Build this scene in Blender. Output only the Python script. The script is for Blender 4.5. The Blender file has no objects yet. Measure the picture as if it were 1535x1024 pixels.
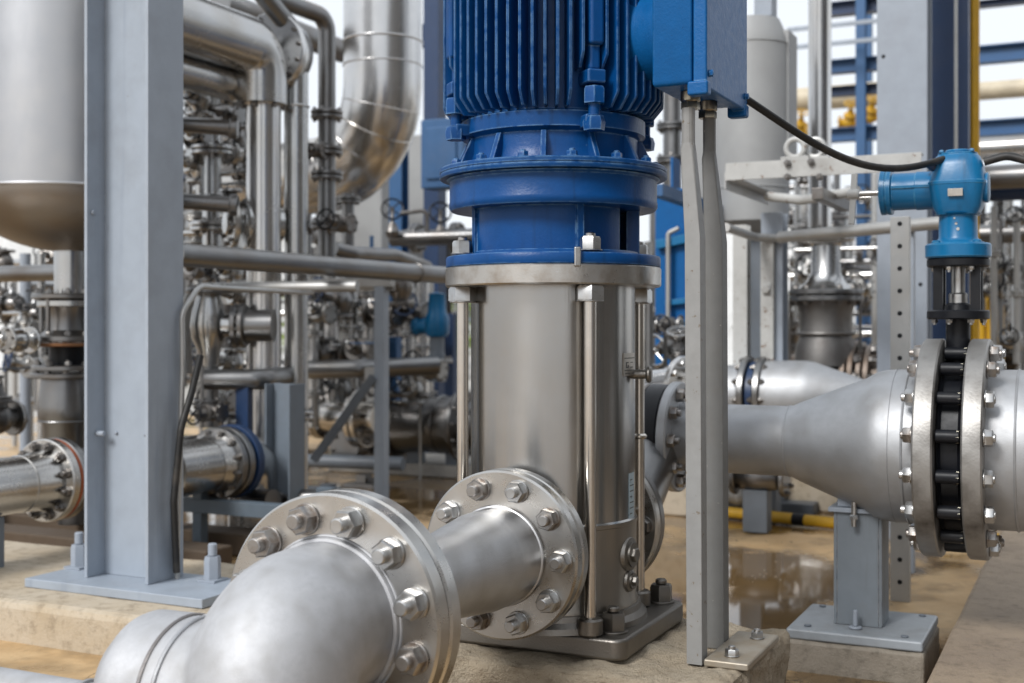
import bpy, bmesh, math, random
from mathutils import Vector, Matrix
random.seed(7)
scene = bpy.context.scene
COL = scene.collection
R = math.radians
TH = R(25.5)                       # the plant grid is turned this much from the camera's axis
CT, ST = math.cos(TH), math.sin(TH)
EYE = 0.835                        # camera height above the yard floor
F = 1850.0                         # focal length in photo pixels (1535 wide)
HOR = 490.0
V = Vector

def gp(px, py, d):
    """point of the plant grid (u, w, z) seen at photo pixel (px, py) at depth d metres"""
    x = (px - 767.5) / F * d
    return V((x * CT - d * ST, x * ST + d * CT, EYE + (HOR - py) / F * d))

def gz(px, d, z):
    p = gp(px, HOR, d); p.z = z
    return p

def g2w(p):
    return V((p[0] * CT + p[1] * ST, -p[0] * ST + p[1] * CT, p[2]))

# ------------------------------------------------------------------ mesh builder
def frame_of(ax):
    ax = V(ax).normalized()
    ref = V((0, 0, 1)) if abs(ax.z) < 0.9 else V((1, 0, 0))
    e1 = ref.cross(ax).normalized()
    e2 = ax.cross(e1).normalized()
    return ax, e1, e2

class MB:
    def __init__(self):
        self.v = []; self.f = []
    def lathe(self, o, ax, prof, seg=32, a0=None, a1=None, ph=0.0):
        """prof: list of (radius, distance along axis)"""
        o = V(o); ax, e1, e2 = frame_of(ax)
        full = a0 is None
        n = seg if full else seg + 1
        rings = []
        for r, t in prof:
            c = o + ax * t
            if r < 1e-6:
                rings.append([len(self.v)]); self.v.append(c); continue
            ring = []
            for i in range(n):
                a = ph + 2 * math.pi * i / seg if full else a0 + (a1 - a0) * i / seg
                ring.append(len(self.v))
                self.v.append(c + e1 * (r * math.cos(a)) + e2 * (r * math.sin(a)))
            rings.append(ring)
        for A, B in zip(rings, rings[1:]):
            m = n if full else n - 1
            for i in range(m):
                j = (i + 1) % n
                if len(A) == 1 and len(B) == 1: continue
                if len(A) == 1: self.f.append((A[0], B[j], B[i]))
                elif len(B) == 1: self.f.append((A[i], A[j], B[0]))
                else: self.f.append((A[i], A[j], B[j], B[i]))
        return self
    def disc(self, o, ax, r, t, ch=0.002, seg=32, ph=0.0):
        ch = min(ch, r * .4, t * .45)
        return self.lathe(o, ax, [(0, 0), (r - ch, 0), (r, ch), (r, t - ch), (r - ch, t), (0, t)], seg, ph=ph)
    def ring(self, o, ax, ri, ro, t, ch=0.002, seg=40):
        ch = min(ch, t * .45)
        return self.lathe(o, ax, [(ri, 0), (ro - ch, 0), (ro, ch), (ro, t - ch), (ro - ch, t), (ri, t), (ri, 0)], seg)
    def bead(self, o, ax, r, w, seg=40, k=8):
        """a weld bead or a rounded ring of section radius w around the axis"""
        prof = [(r + w * math.cos(2 * math.pi * i / k), w * math.sin(2 * math.pi * i / k)) for i in range(k + 1)]
        return self.lathe(o, ax, prof, seg)
    def box(self, c, s, rot=None):
        c = V(c); b = len(self.v)
        for x in (-.5, .5):
            for y in (-.5, .5):
                for z in (-.5, .5):
                    p = V((x * s[0], y * s[1], z * s[2]))
                    if rot is not None: p = rot @ p
                    self.v.append(c + p)
        for q in ((0, 1, 3, 2), (4, 6, 7, 5), (0, 4, 5, 1), (2, 3, 7, 6), (0, 2, 6, 4), (1, 5, 7, 3)):
            self.f.append(tuple(b + i for i in q))
        return self
    def bx(self, x0, x1, y0, y1, z0, z1):
        return self.box(((x0 + x1) / 2, (y0 + y1) / 2, (z0 + z1) / 2), (abs(x1 - x0), abs(y1 - y0), abs(z1 - z0)))
    def bar(self, a, b, w, h):
        """a rectangular bar from a to b, w wide (horizontally), h tall"""
        a, b = V(a), V(b)
        ax = (b - a).normalized()
        up = V((0, 0, 1)) if abs(ax.z) < .95 else V((0, 1, 0))
        s = ax.cross(up).normalized(); t = s.cross(ax).normalized()
        rot = Matrix((ax, s, t)).transposed()
        return self.box((a + b) / 2, ((b - a).length, w, h), rot)
    def prism(self, poly, o, X, Y, h):
        """poly of (x, y) in the frame o, X, Y, pushed h along X x Y"""
        o, X, Y = V(o), V(X).normalized(), V(Y).normalized(); Z = X.cross(Y)
        b = len(self.v); n = len(poly)
        for t in (0, h):
            for x, y in poly: self.v.append(o + X * x + Y * y + Z * t)
        self.f.append(tuple(b + i for i in reversed(range(n))))
        self.f.append(tuple(b + n + i for i in range(n)))
        for i in range(n):
            j = (i + 1) % n
            self.f.append((b + i, b + j, b + n + j, b + n + i))
        return self
    def tube(self, pts, r, seg=14, fillet=0.0, caps=True, k=8):
        pts = [V(p) for p in pts]
        rs = list(r) if isinstance(r, (list, tuple)) else None
        if fillet > 0 and len(pts) > 2:
            out = [pts[0]]
            for i in range(1, len(pts) - 1):
                p, q, s = pts[i - 1], pts[i], pts[i + 1]
                d1, d2 = (p - q), (s - q)
                l1, l2 = d1.length, d2.length
                d1.normalize(); d2.normalize()
                ang = d1.angle(d2)
                if ang > 3.1: continue
                cut = min(fillet / math.tan(ang / 2), l1 * .49, l2 * .49)
                rad = cut * math.tan(ang / 2)
                bis = (d1 + d2).normalized()
                cen = q + bis * (rad / math.sin(ang / 2))
                A = q + d1 * cut - cen; B = q + d2 * cut - cen
                tot = A.angle(B)
                for j in range(k + 1):
                    t = j / k
                    out.append(cen + (A * math.sin((1 - t) * tot) + B * math.sin(t * tot)) / math.sin(tot))
            out.append(pts[-1]); pts = out
        n = len(pts)
        T = []
        for i in range(n):
            a = pts[max(i - 1, 0)]; b = pts[min(i + 1, n - 1)]
            T.append((b - a).normalized())
        _, e1, e2 = frame_of(T[0])
        rings = []
        for i in range(n):
            e1 = (e1 - T[i] * e1.dot(T[i])).normalized(); e2 = T[i].cross(e1)
            rr = rs[min(i, len(rs) - 1)] if rs else r
            ring = []
            for s in range(seg):
                a = 2 * math.pi * s / seg
                ring.append(len(self.v)); self.v.append(pts[i] + e1 * (rr * math.cos(a)) + e2 * (rr * math.sin(a)))
            rings.append(ring)
        for A, B in zip(rings, rings[1:]):
            for i in range(seg):
                j = (i + 1) % seg
                self.f.append((A[i], A[j], B[j], B[i]))
        if caps:
            self.f.append(tuple(reversed(rings[0]))); self.f.append(tuple(rings[-1]))
        return self
    def hexn(self, o, ax, af, h, ph=0.0):
        r = af / 2 / math.cos(math.pi / 6)
        return self.lathe(o, ax, [(0, 0), (r, 0), (r, h * .82), (r * .88, h), (0, h)], 6, ph=ph)
    def mesh(self, name, mat, sharp=38):
        me = bpy.data.meshes.new(name)
        me.from_pydata([tuple(p) for p in self.v], [], self.f)
        bm = bmesh.new(); bm.from_mesh(me)
        bmesh.ops.recalc_face_normals(bm, faces=bm.faces)
        for f in bm.faces: f.smooth = True
        bm.to_mesh(me); bm.free()
        me.set_sharp_from_angle(angle=R(sharp))
        me.materials.append(mat)
        return me

def add_bevel(o, w, seg=2):
    m = o.modifiers.new('bevel', 'BEVEL'); m.width = w; m.segments = seg
    m.limit_method = 'ANGLE'; m.angle_limit = R(40); m.harden_normals = True

def thing(name, label, cat, pos, group=None, rot=0.0):
    o = bpy.data.objects.new(name, None); COL.objects.link(o)
    o.empty_display_size = .05
    o.location = g2w(pos); o.rotation_euler = (0, 0, -TH + rot)
    o['label'] = label; o['category'] = cat; o['kind'] = 'thing'
    if group: o['group'] = group
    return o

def part(name, mb, mat, parent, bev=0, label=None, sharp=38):
    o = bpy.data.objects.new(name, mb.mesh(name, mat, sharp)); COL.objects.link(o)
    o.parent = parent
    if bev: add_bevel(o, bev)
    if label: o['label'] = label
    return o

def single(name, label, cat, mb, mat, pos, group=None, bev=0, rot=0.0, kind=None):
    o = bpy.data.objects.new(name, mb.mesh(name, mat)); COL.objects.link(o)
    o.location = g2w(pos); o.rotation_euler = (0, 0, -TH + rot)
    if bev: add_bevel(o, bev)
    o['kind'] = kind or 'thing'
    if label: o['label'] = label
    if cat: o['category'] = cat
    if group: o['group'] = group
    return o

_bolt_cache = {}
def bolt_at(parent, o, ax, s, mat, name='bolt', stud=1.0, lo=False, spin=None):
    """hex nut of width s with washer and stud end; meshes are shared, every bolt an object of its own"""
    if isinstance(mat, tuple): mat = random.choice(mat)
    stud = round(stud * random.choice((.8, 1, 1.15)), 2) if not lo else stud
    key = (round(s, 4), mat.name, stud, lo)
    if key not in _bolt_cache:
        mb = MB()
        if not lo:
            mb.disc((0, 0, 0), (0, 0, 1), s * .62, s * .10, s * .03, 20)
            mb.hexn((0, 0, s * .10), (0, 0, 1), s, s * .50)
            mb.disc((0, 0, s * .55), (0, 0, 1), s * .30, s * (.05 + .42 * stud), s * .05, 14)
        else:
            mb.hexn((0, 0, 0), (0, 0, 1), s, s * .6)
            mb.disc((0, 0, s * .55), (0, 0, 1), s * .3, s * .35 * stud, s * .05, 6)
        _bolt_cache[key] = mb.mesh('bolt', mat)
    b = bpy.data.objects.new(name, _bolt_cache[key]); COL.objects.link(b)
    b.parent = parent
    q = V(ax).to_track_quat('Z', 'Y')
    b.rotation_mode = 'QUATERNION'
    from mathutils import Quaternion
    sp = random.uniform(0, 1.05) if spin is None else spin
    b.rotation_quaternion = q @ Quaternion((0, 0, 1), sp)
    b.location = V(o)
    return b

def circ(o, ax, r, n, ph=0.0):
    """n points round the axis; ph is the angle of the first from straight up, towards e1"""
    ax = V(ax).normalized()
    if abs(ax.z) > .9: up, e = V((0, -1, 0)), V((1, 0, 0))
    else:
        up = V((0, 0, 1)); e = up.cross(ax).normalized()
    return [V(o) + up * (r * math.cos(ph + 2 * math.pi * i / n)) + e * (r * math.sin(ph + 2 * math.pi * i / n)) for i in range(n)]

def flange(parent, o, ax, Ro, t, mat, nb=0, rb=None, bs=.03, bmat=None, ph=0.0, seg=48, stud=1.0, lo=False, both=False, name='flange'):
    """disc whose back face is at o, front face at o + ax*t, nuts on the front face"""
    o, ax = V(o), V(ax).normalized()
    mb = MB().disc(o, ax, Ro, t, min(.004, t * .2), seg)
    f = part(name, mb, mat, parent)
    for p in circ(o + ax * (t + .0005), ax, rb or Ro * .8, nb, ph) if nb else []:
        bolt_at(f, p, ax, bs, bmat, stud=stud, lo=lo)
        if both: bolt_at(f, p - ax * (t + .001), -ax, bs, bmat, stud=stud, lo=lo)
    return f
# ------------------------------------------------------------------ materials
def nn(t, kind, **kw):
    n = t.nodes.new(kind)
    for k, v in kw.items():
        if k in n.inputs: n.inputs[k].default_value = v
        else: setattr(n, k, v)
    return n

def base_mat(name):
    m = bpy.data.materials.new(name); m.use_nodes = True
    t = m.node_tree
    return m, t, t.nodes['Principled BSDF']

def coords(t, stretch=(1, 1, 1), world=False):
    if world:
        src = nn(t, 'ShaderNodeNewGeometry').outputs['Position']
    else:
        src = nn(t, 'ShaderNodeTexCoord').outputs['Object']
    mp = nn(t, 'ShaderNodeMapping'); mp.inputs['Scale'].default_value = stretch
    t.links.new(src, mp.inputs['Vector'])
    return mp.outputs['Vector']

def noise(t, vec, scale, detail=4, rough=.55):
    n = nn(t, 'ShaderNodeTexNoise'); n.inputs['Scale'].default_value = scale
    n.inputs['Detail'].default_value = detail; n.inputs['Roughness'].default_value = rough
    t.links.new(vec, n.inputs['Vector'])
    return n.outputs['Fac']

def ramp(t, fac, stops):
    r = nn(t, 'ShaderNodeValToRGB')
    el = r.color_ramp.elements
    while len(el) < len(stops): el.new(.5)
    for e, (p, c) in zip(el, stops):
        e.position = p; e.color = (c, c, c, 1) if not isinstance(c, tuple) else (*c, 1)
    t.links.new(fac, r.inputs['Fac'])
    return r.outputs['Color']

def mixc(t, fac, a, b, mode='MIX'):
    n = nn(t, 'ShaderNodeMix'); n.data_type = 'RGBA'; n.blend_type = mode
    for i, v in ((0, fac), (6, a), (7, b)):
        if hasattr(v, 'is_output'): t.links.new(v, n.inputs[i])
        elif i == 0: n.inputs[0].default_value = v
        else: n.inputs[i].default_value = (*v, 1)
    return n.outputs[2]

def mrange(t, v, a, b, lo=0.0, hi=1.0):
    n = nn(t, 'ShaderNodeMapRange')
    n.inputs['From Min'].default_value = lo; n.inputs['From Max'].default_value = hi
    n.inputs['To Min'].default_value = a; n.inputs['To Max'].default_value = b
    t.links.new(v, n.inputs['Value'])
    return n.outputs['Result']

def bump(t, bs, h, strength, dist=.002):
    n = nn(t, 'ShaderNodeBump'); n.inputs['Strength'].default_value = strength; n.inputs['Distance'].default_value = dist
    t.links.new(h, n.inputs['Height']); t.links.new(n.outputs['Normal'], bs.inputs['Normal'])

def metal(name, col, rough=.35, rvar=.15, stain=(.25, .19, .12), stain_amt=.4, scale=6, fine=260, bstr=.15, stretch=(1, 1, 1), aniso=0.0, metallic=1.0):
    m, t, b = base_mat(name)
    v = coords(t, stretch); v1 = coords(t)
    big = noise(t, v1, scale, 5, .6)
    fin = noise(t, v, fine, 2, .5)
    mask = ramp(t, big, [(.46, 0), (.75, 1)])
    lite = mixc(t, noise(t, v1, scale * 4, 4), tuple(c * .84 for c in col), tuple(min(1, c * 1.12) for c in col))
    amt = mrange(t, mask, 0, stain_amt)
    t.links.new(mixc(t, amt, lite, stain), b.inputs['Base Color'])
    r = nn(t, 'ShaderNodeMath', operation='ADD')
    t.links.new(mrange(t, noise(t, v1, scale * 3, 5, .65), rough - rvar, rough + rvar), r.inputs[0])
    t.links.new(mrange(t, fin, -.05, .05), r.inputs[1])
    t.links.new(r.outputs[0], b.inputs['Roughness'])
    b.inputs['Metallic'].default_value = metallic
    if aniso: b.inputs['Anisotropic'].default_value = aniso; b.inputs['Anisotropic Rotation'].default_value = .25
    bump(t, b, fin, bstr, .001)
    return m

def paint(name, col, rough=.4, chip=None, chip_amt=.0, dirt=.12, scale=5, bstr=.12, fine=120, spec=.5, dirtcol=(.12, .10, .08), wear=None, wear_r=.004, drip=None):
    m, t, b = base_mat(name)
    v = coords(t)
    n1 = noise(t, v, scale, 6, .65)
    c = mixc(t, noise(t, v, scale * 5, 4), tuple(x * .85 for x in col), tuple(min(1, x * 1.12) for x in col))
    c = mixc(t, mrange(t, ramp(t, n1, [(.5, 0), (.8, 1)]), 0, dirt * 3), c, dirtcol)
    if chip:
        cm = ramp(t, noise(t, v, scale * 9, 5, .7), [(1 - chip_amt - .02, 0), (1 - chip_amt, 1)])
        c = mixc(t, cm, c, chip)
    if drip:
        vs_ = coords(t, (1, 1, .06))
        dm = ramp(t, noise(t, vs_, 22, 4, .6), [(.56, 0), (.70, .7)])
        c = mixc(t, dm, c, drip)
    if wear:
        bv = nn(t, 'ShaderNodeBevel', samples=4); bv.inputs['Radius'].default_value = wear_r
        dt = nn(t, 'ShaderNodeVectorMath', operation='DOT_PRODUCT')
        t.links.new(bv.outputs['Normal'], dt.inputs[0]); t.links.new(nn(t, 'ShaderNodeNewGeometry').outputs['Normal'], dt.inputs[1])
        em = mrange(t, dt.outputs['Value'], 1, 0, .86, .985)
        nm = ramp(t, noise(t, v, 38, 5, .7), [(.38, 0), (.56, 1)])
        mm = nn(t, 'ShaderNodeMath', operation='MULTIPLY'); mm.use_clamp = True
        t.links.new(em, mm.inputs[0]); t.links.new(nm, mm.inputs[1])
        c = mixc(t, mm.outputs[0], c, wear)
    t.links.new(c, b.inputs['Base Color'])
    t.links.new(mrange(t, noise(t, v, scale * 6, 4), rough - .1, rough + .14), b.inputs['Roughness'])
    b.inputs['Specular IOR Level'].default_value = spec
    bump(t, b, noise(t, v, fine, 3), bstr, .001)
    return m

def concrete(name, c1, c2, dark, rough=.8, scale=4, bstr=.5, dist=.004):
    m, t, b = base_mat(name)
    v = coords(t)
    n1 = noise(t, v, scale, 8, .65); n2 = noise(t, v, scale * 7, 8, .7); n3 = noise(t, v, scale * 30, 4, .7)
    c = mixc(t, ramp(t, n1, [(.32, 0), (.68, 1)]), c1, c2)
    c = mixc(t, ramp(t, n2, [(.5, 0), (.72, .75)]), c, dark)
    c = mixc(t, mrange(t, n3, 0, .35), c, tuple(x * .5 for x in c1))
    t.links.new(c, b.inputs['Base Color'])
    t.links.new(mrange(t, n1, rough - .25, rough + .1), b.inputs['Roughness'])
    h = nn(t, 'ShaderNodeMath', operation='ADD'); t.links.new(n2, h.inputs[0]); t.links.new(n3, h.inputs[1])
    bump(t, b, h.outputs[0], bstr, dist)
    return m

SS_BRUSH = metal('brushed_stainless', (.40, .395, .385), .22, .08, (.25, .215, .17), .65, 3, 420, .10, (1, 1, .03), .55)
SS_ROD = metal('rod_stainless', (.60, .56, .51), .22, .08, (.36, .30, .22), .3, 9, 300, .05)
SS_FACE = metal('machined_stainless', (.55, .54, .52), .30, .12, (.33, .29, .24), .6, 9, 340, .10)
SS_BLAST = metal('blasted_stainless', (.54, .545, .555), .48, .09, (.33, .32, .31), .7, 12, 520, .30)
SS_MATTE = metal('matte_blasted_steel', (.48, .485, .50), .64, .08, (.33, .325, .32), .85, 22, 520, .35, metallic=.65)
SS_CAST = metal('cast_iron_grey', (.25, .235, .215), .42, .10, (.14, .12, .10), .5, 6, 260, .5)
SS_PIPE = metal('pipe_stainless', (.52, .52, .515), .24, .10, (.30, .26, .20), .5, 4, 200, .06)
SS_DULL = metal('weathered_steel_pipe', (.25, .25, .25), .33, .10, (.14, .11, .085), .6, 5, 160, .12)
SS_ALU = metal('aluminium_cladding', (.62, .615, .61), .24, .05, (.50, .42, .30), .5, 2.2, 130, .015)
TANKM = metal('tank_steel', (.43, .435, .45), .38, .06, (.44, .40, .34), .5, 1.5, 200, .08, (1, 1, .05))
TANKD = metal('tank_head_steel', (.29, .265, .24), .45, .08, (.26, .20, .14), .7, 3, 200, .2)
BOLT = metal('bolt_steel', (.50, .50, .495), .33, .14, (.22, .18, .14), .7, 30, 500, .1)
BOLT_R = metal('worn_bolt_steel', (.36, .345, .33), .40, .14, (.16, .10, .06), .85, 45, 500, .2)
BOLTS = (BOLT, BOLT, BOLT_R)
BOLT_D = metal('dark_bolt_steel', (.22, .21, .20), .40, .10, (.12, .08, .05), .5, 30, 500, .1)
GALV = metal('galvanised_steel', (.46, .46, .45), .50, .10, (.36, .34, .31), .6, 9, 90, .12, metallic=.75)
GALV_SHADE = paint('shaded_weathered_galvanising', (.15, .15, .145), .5, (.32, .30, .27), .3, .15, 8)  # rear riser: shade put into the darker base colour; chips and dirt are wear
GALV_L = paint('light_galvanising', (.25, .25, .245), .48, (.16, .13, .10), .34, .12, 8)
GALV_W = paint('white_painted_steel', (.46, .46, .445), .45, (.16, .09, .05), .36, .2, 4)
GREY = paint('grey_blue_paint', (.315, .358, .415), .42, (.20, .17, .14), .24, .10, 3, wear=(.50, .52, .54), wear_r=.003, drip=(.24, .28, .34))
GREYL = paint('pale_grey_paint', (.29, .325, .375), .45, None, 0, .08, 3)
GREYD = paint('dark_grey_paint', (.13, .15, .175), .45, None, 0, .12, 4)
BLUE = paint('motor_blue_paint', (.0015, .055, .205), .32, (.05, .12, .24), .27, .10, 7, .45, 160, .24, (.003, .018, .055), wear=(.14, .27, .44), wear_r=.006, drip=(.003, .026, .085))
BLUEB = paint('box_blue_paint', (.004, .095, .29), .36, (.01, .04, .12), .30, .08, 9, .65, 190, .22, (.004, .03, .10), wear=(.12, .26, .45), wear_r=.005)
AZURE = paint('azure_paint', (.003, .135, .31), .30, (.30, .32, .32), .24, .08, 6, .2, 100, .45, (.01, .05, .11), wear=(.10, .30, .45), wear_r=.004, drip=(.005, .08, .18))
NAVY = paint('navy_paint', (.012, .035, .095), .40, None, 0, .05, 4)
MIDBLUE = paint('steel_blue_paint', (.03, .10, .23), .42, None, 0, .08, 4)
BLACK = paint('black_paint', (.007, .008, .011), .40, (.10, .09, .08), .26, .03, 8, spec=.28)
SS_SMALL = metal('small_fitting_steel', (.36, .36, .355), .40, .10, (.18, .15, .11), .6, 12, 200, .1)
RUBBER = paint('black_rubber', (.012, .012, .012), .5, None, 0, .2, 9)
YELLOW = paint('yellow_paint', (.60, .34, .015), .42, (.15, .12, .08), .3, .1, 6)
ORANGE = paint('orange_gasket', (.30, .07, .02), .6)
WHITE = paint('white_paint', (.72, .72, .71), .5, None, 0, .12, 2)
PALEW = paint('pale_cladding', (.31, .315, .315), .5, None, 0, .06, 1.5)
STICK = paint('sticker', (.42, .52, .58), .4, (.12, .2, .28), .36, .1, 14)
PLATE = metal('name_plate', (.42, .39, .35), .35, .1, (.2, .16, .12), .5, 30, 300, .1)
INK = paint('dark_lettering', (.03, .03, .03), .5)
GASK = paint('gasket', (.03, .028, .026), .7)
CONC = concrete('tan_concrete', (.46, .37, .255), (.56, .49, .39), (.17, .125, .08), .85, 4)
CONC_R = concrete('rough_concrete', (.47, .375, .26), (.60, .52, .40), (.20, .145, .09), .85, 7, 1.0, .010)
CONC_G = concrete('grey_concrete', (.22, .19, .15), (.32, .28, .23), (.09, .075, .055), .8, 5)
CONC_K = concrete('kerb_concrete', (.40, .305, .21), (.28, .22, .165), (.12, .09, .06), .7, 3.5, .8, .008)
CONC_P = concrete('pale_yard', (.36, .335, .30), (.46, .44, .41), (.22, .20, .17), .8, 1.2)

def ground_mat():
    m, t, b = base_mat('wet_yard_concrete')
    v = coords(t, world=True)
    n1 = noise(t, v, .9, 6, .6); n2 = noise(t, v, 6, 8, .65); n3 = noise(t, v, 70, 3, .6)
    dry = mixc(t, ramp(t, n2, [(.3, 0), (.7, 1)]), (.46, .295, .14), (.62, .44, .24))
    wet = mixc(t, n2, (.11, .07, .032), (.20, .125, .055))
    mask = ramp(t, n1, [(.475, 1), (.55, 0)])
    c = mixc(t, mask, dry, wet)
    c = mixc(t, mrange(t, n3, 0, .22), c, (.10, .06, .03))
    vo = nn(t, 'ShaderNodeTexVoronoi'); vo.feature = 'DISTANCE_TO_EDGE'; vo.inputs['Scale'].default_value = .8
    wv = nn(t, 'ShaderNodeVectorMath', operation='ADD'); t.links.new(v, wv.inputs[0])
    nv = nn(t, 'ShaderNodeTexNoise'); nv.inputs['Scale'].default_value = 3.0; nv.inputs['Detail'].default_value = 6; t.links.new(v, nv.inputs['Vector'])
    t.links.new(nv.outputs['Color'], wv.inputs[1]); t.links.new(wv.outputs[0], vo.inputs['Vector'])
    c = mixc(t, mrange(t, vo.outputs['Distance'], .8, 0, 0, .006), c, (.05, .03, .015))
    st = ramp(t, noise(t, v, 2.7, 7, .7), [(.54, 0), (.66, .55)])
    c = mixc(t, st, c, (.13, .085, .045))
    t.links.new(c, b.inputs['Base Color'])
    t.links.new(mrange(t, mask, .55, .05), b.inputs['Roughness'])
    h = nn(t, 'ShaderNodeMath', operation='MULTIPLY'); t.links.new(n3, h.inputs[0])
    t.links.new(mrange(t, mask, 1, .02), h.inputs[1])
    bump(t, b, h.outputs[0], .5, .003)
    return m
GROUND = ground_mat()

def leaf_mat(name, a, c):
    m, t, b = base_mat(name)
    v = coords(t)
    t.links.new(mixc(t, noise(t, v, 1.2, 3), a, c), b.inputs['Base Color'])
    b.inputs['Roughness'].default_value = .6
    b.inputs['Subsurface Weight'].default_value = 0
    return m
LEAF = leaf_mat('leaves', (.10, .17, .02), (.28, .33, .04))
BARK = paint('bark', (.10, .07, .045), .8)
# ------------------------------------------------------------------ the pump
PZ = EYE - .67                                     # top of the pump plinth
PP = gz(829, 2.694, PZ)                            # pump axis on the plinth
UP = V((0, 0, 1)); UX = V((1, 0, 0)); WY = V((0, 1, 0))
def zl(y): return (HOR - y) * .001456 + .67

pump = thing('vertical_pump', 'tall stainless multistage pump with blue finned motor on rough concrete plinth', 'pump', PP)
def rrect(x0, x1, y0, y1, r, k=6):
    pts = []
    for cx, cy, a in ((x1 - r, y1 - r, 0), (x0 + r, y1 - r, 90), (x0 + r, y0 + r, 180), (x1 - r, y0 + r, 270)):
        for i in range(k + 1):
            t = R(a + 90 * i / k); pts.append((cx + r * math.cos(t), cy + r * math.sin(t)))
    return pts
mb = MB().prism(rrect(-.225, .225, -.165, .245, .03), (0, 0, .002), UX, WY, .0445)
base = part('base_plate', mb, SS_CAST, pump, bev=.008)
mb = MB().lathe((0, 0, .046), UP, [(.205, 0), (.203, .012), (.192, .022), (.190, .034), (.178, .036)], 64)
for a in (45, 135, 225, 315):
    mb.disc((.207 * math.cos(R(a)), .207 * math.sin(R(a)), .046), UP, .026, .035, .004, 24)
part('base_boss', mb, SS_CAST, pump)
for x, y in ((.178, -.10), (.178, .205), (-.178, -.10), (-.178, .205)):
    q = thing  # anchor nuts of the base plate
    m_ = MB().disc((x, y, .0462), UP, .031, .004, .001, 24).hexn((x, y, .0502), UP, .046, .036, random.random()).disc((x, y, .086), UP, .013, .012, .003, 14)
    part('anchor_bolt', m_, SS_CAST if x > 0 else BOLT_D, pump)
zj = zl(771)
mb = MB().lathe((0, 0, .078), UP, [(.1845, 0), (.1845, .010), (.1815, .016), (.1815, zj - .078 - .010), (.1835, zj - .078 - .008), (.1835, zj - .078)], 72)
casing = part('pump_casing', mb, metal('casing_stainless', (.36, .335, .30), .34, .08, (.2, .16, .12), .5, 4, 260, .25), pump)
ztop = zl(431)
mb = MB().lathe((0, 0, zj), UP, [(.183, 0), (.1795, .004), (.179, .02), (.179, ztop - zj)], 96)
sleeve = part('sleeve', mb, SS_BRUSH, pump)
def patch(name, mat, parent, r, phi0, phi1, z0, z1, th=.001):
    """a curved plate on the sleeve; phi is measured from the camera's side, to the right"""
    def P(phi, z, rr):
        a = R(phi) + TH
        return V((rr * math.sin(a), -rr * math.cos(a), z))
    mb = MB(); n = 8
    for i in range(n + 1):
        f = phi0 + (phi1 - phi0) * i / n
        for rr in (r, r + th):
            for z in (z0, z1): mb.v.append(P(f, z, rr))
    for i in range(n):
        b = i * 4
        mb.f += [(b + 2, b + 6, b + 7, b + 3), (b, b + 1, b + 5, b + 4), (b + 1, b + 3, b + 7, b + 5), (b, b + 4, b + 6, b + 2)]
    mb.f += [(0, 2, 3, 1), (4 * n, 4 * n + 1, 4 * n + 3, 4 * n + 2)]
    return part(name, mb, mat, parent)
npl = patch('name_plate', PLATE, sleeve, .1795, 53, 73, zl(561), zl(528), .0012)
for (p0, p1, y0, y1) in ((54, 72, 534.6, 536), (54, 72, 552.5, 553.5), (55, 63, 557, 558), (65, 71, 557, 558), (56, 57.2, 541, 549), (56, 60, 548, 549.4), (56, 60, 541, 542.4), (59, 60, 545, 549), (63, 68, 541, 542.4), (63, 68, 548, 549.4)):
    patch('lettering', INK, npl, .1808, p0, p1, zl(y1), zl(y0), .0003)
stk = patch('paper_label', STICK, sleeve, .1795, 61, 72, zl(776), zl(703), .0005)
for k in range(7):
    patch('lettering', INK, stk, .1801, 62.5, 70.5 if k % 3 else 67, zl(712 + 8.2 * k + 1.4), zl(712 + 8.2 * k), .0003)
# drain plugs on the lower casing
for y, s in ((820, .026), (858, .017)):
    a = R(61) + TH; d = V((math.sin(a), -math.cos(a), 0))
    mb = MB().lathe(d * .176 + V((0, 0, zl(y))), d, [(s * 1.5, 0), (s * 1.35, .009), (s, .012), (s, .016), (0, .017)], 28)
    mb.hexn(d * .190 + V((0, 0, zl(y))), d, s * 1.05, .010)
    part('drain_plug', mb, SS_CAST, casing)
# tie rods
for a in (-45, 45, 135, 225):
    c = V((.2065 * math.cos(R(a)), .2065 * math.sin(R(a)), 0))
    rod = part('tie_rod', MB().tube([c + UP * .05, c + UP * (ztop - .01)], .0125, 20), SS_ROD, pump)
    part('nut', MB().disc(c + UP * (ztop - .0345), UP, .028, .003, .001, 24).hexn(c + UP * (ztop - .0312), UP, .052, .030, R(a + 13)), BOLT, rod)
    zb = zl(385)
    part('nut', MB().disc(c + UP * (zb + .001), UP, .025, .003, .001, 24).hexn(c + UP * (zb + .004), UP, .038, .026, R(a + 22)).disc(c + UP * (zb + .029), UP, .0105, .009, .002, 14), BOLT, rod)
a = R(92) + TH; c = V((.2065 * math.cos(R(45)), .2065 * math.sin(R(45)), 0))
part('rod_collar', MB().disc(c + UP * zl(662), UP, .018, .012, .004, 20), SS_ROD, pump)
# air vent screw sticking out of the far side of the sleeve
d = V((.98, .2, 0)).normalized()
part('vent_screw', MB().tube([d * .175 + UP * zl(560), d * .212 + UP * zl(560)], .010, 14).disc(d * .204 + UP * zl(560), d, .018, .012, .004, 18), SS_CAST, pump)
HEADM = metal('head_plate_steel', (.52, .50, .47), .32, .12, (.20, .13, .07), .85, 16, 300, .2, (1, 1, 1))
head = part('head_plate', MB().disc((0, 0, ztop), UP, .2345, zl(402.5) - ztop, .003, 80), HEADM, pump)
z0 = zl(402)
mb = MB().lathe((0, 0, z0), UP, [(.15, 0), (.2325, 0), (.2335, .002), (.2335, .019), (.231, .0225), (.19, .024), (.1845, .032), (.1, .033)], 80)
part('mounting_flange', mb, BLUE, pump)
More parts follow.
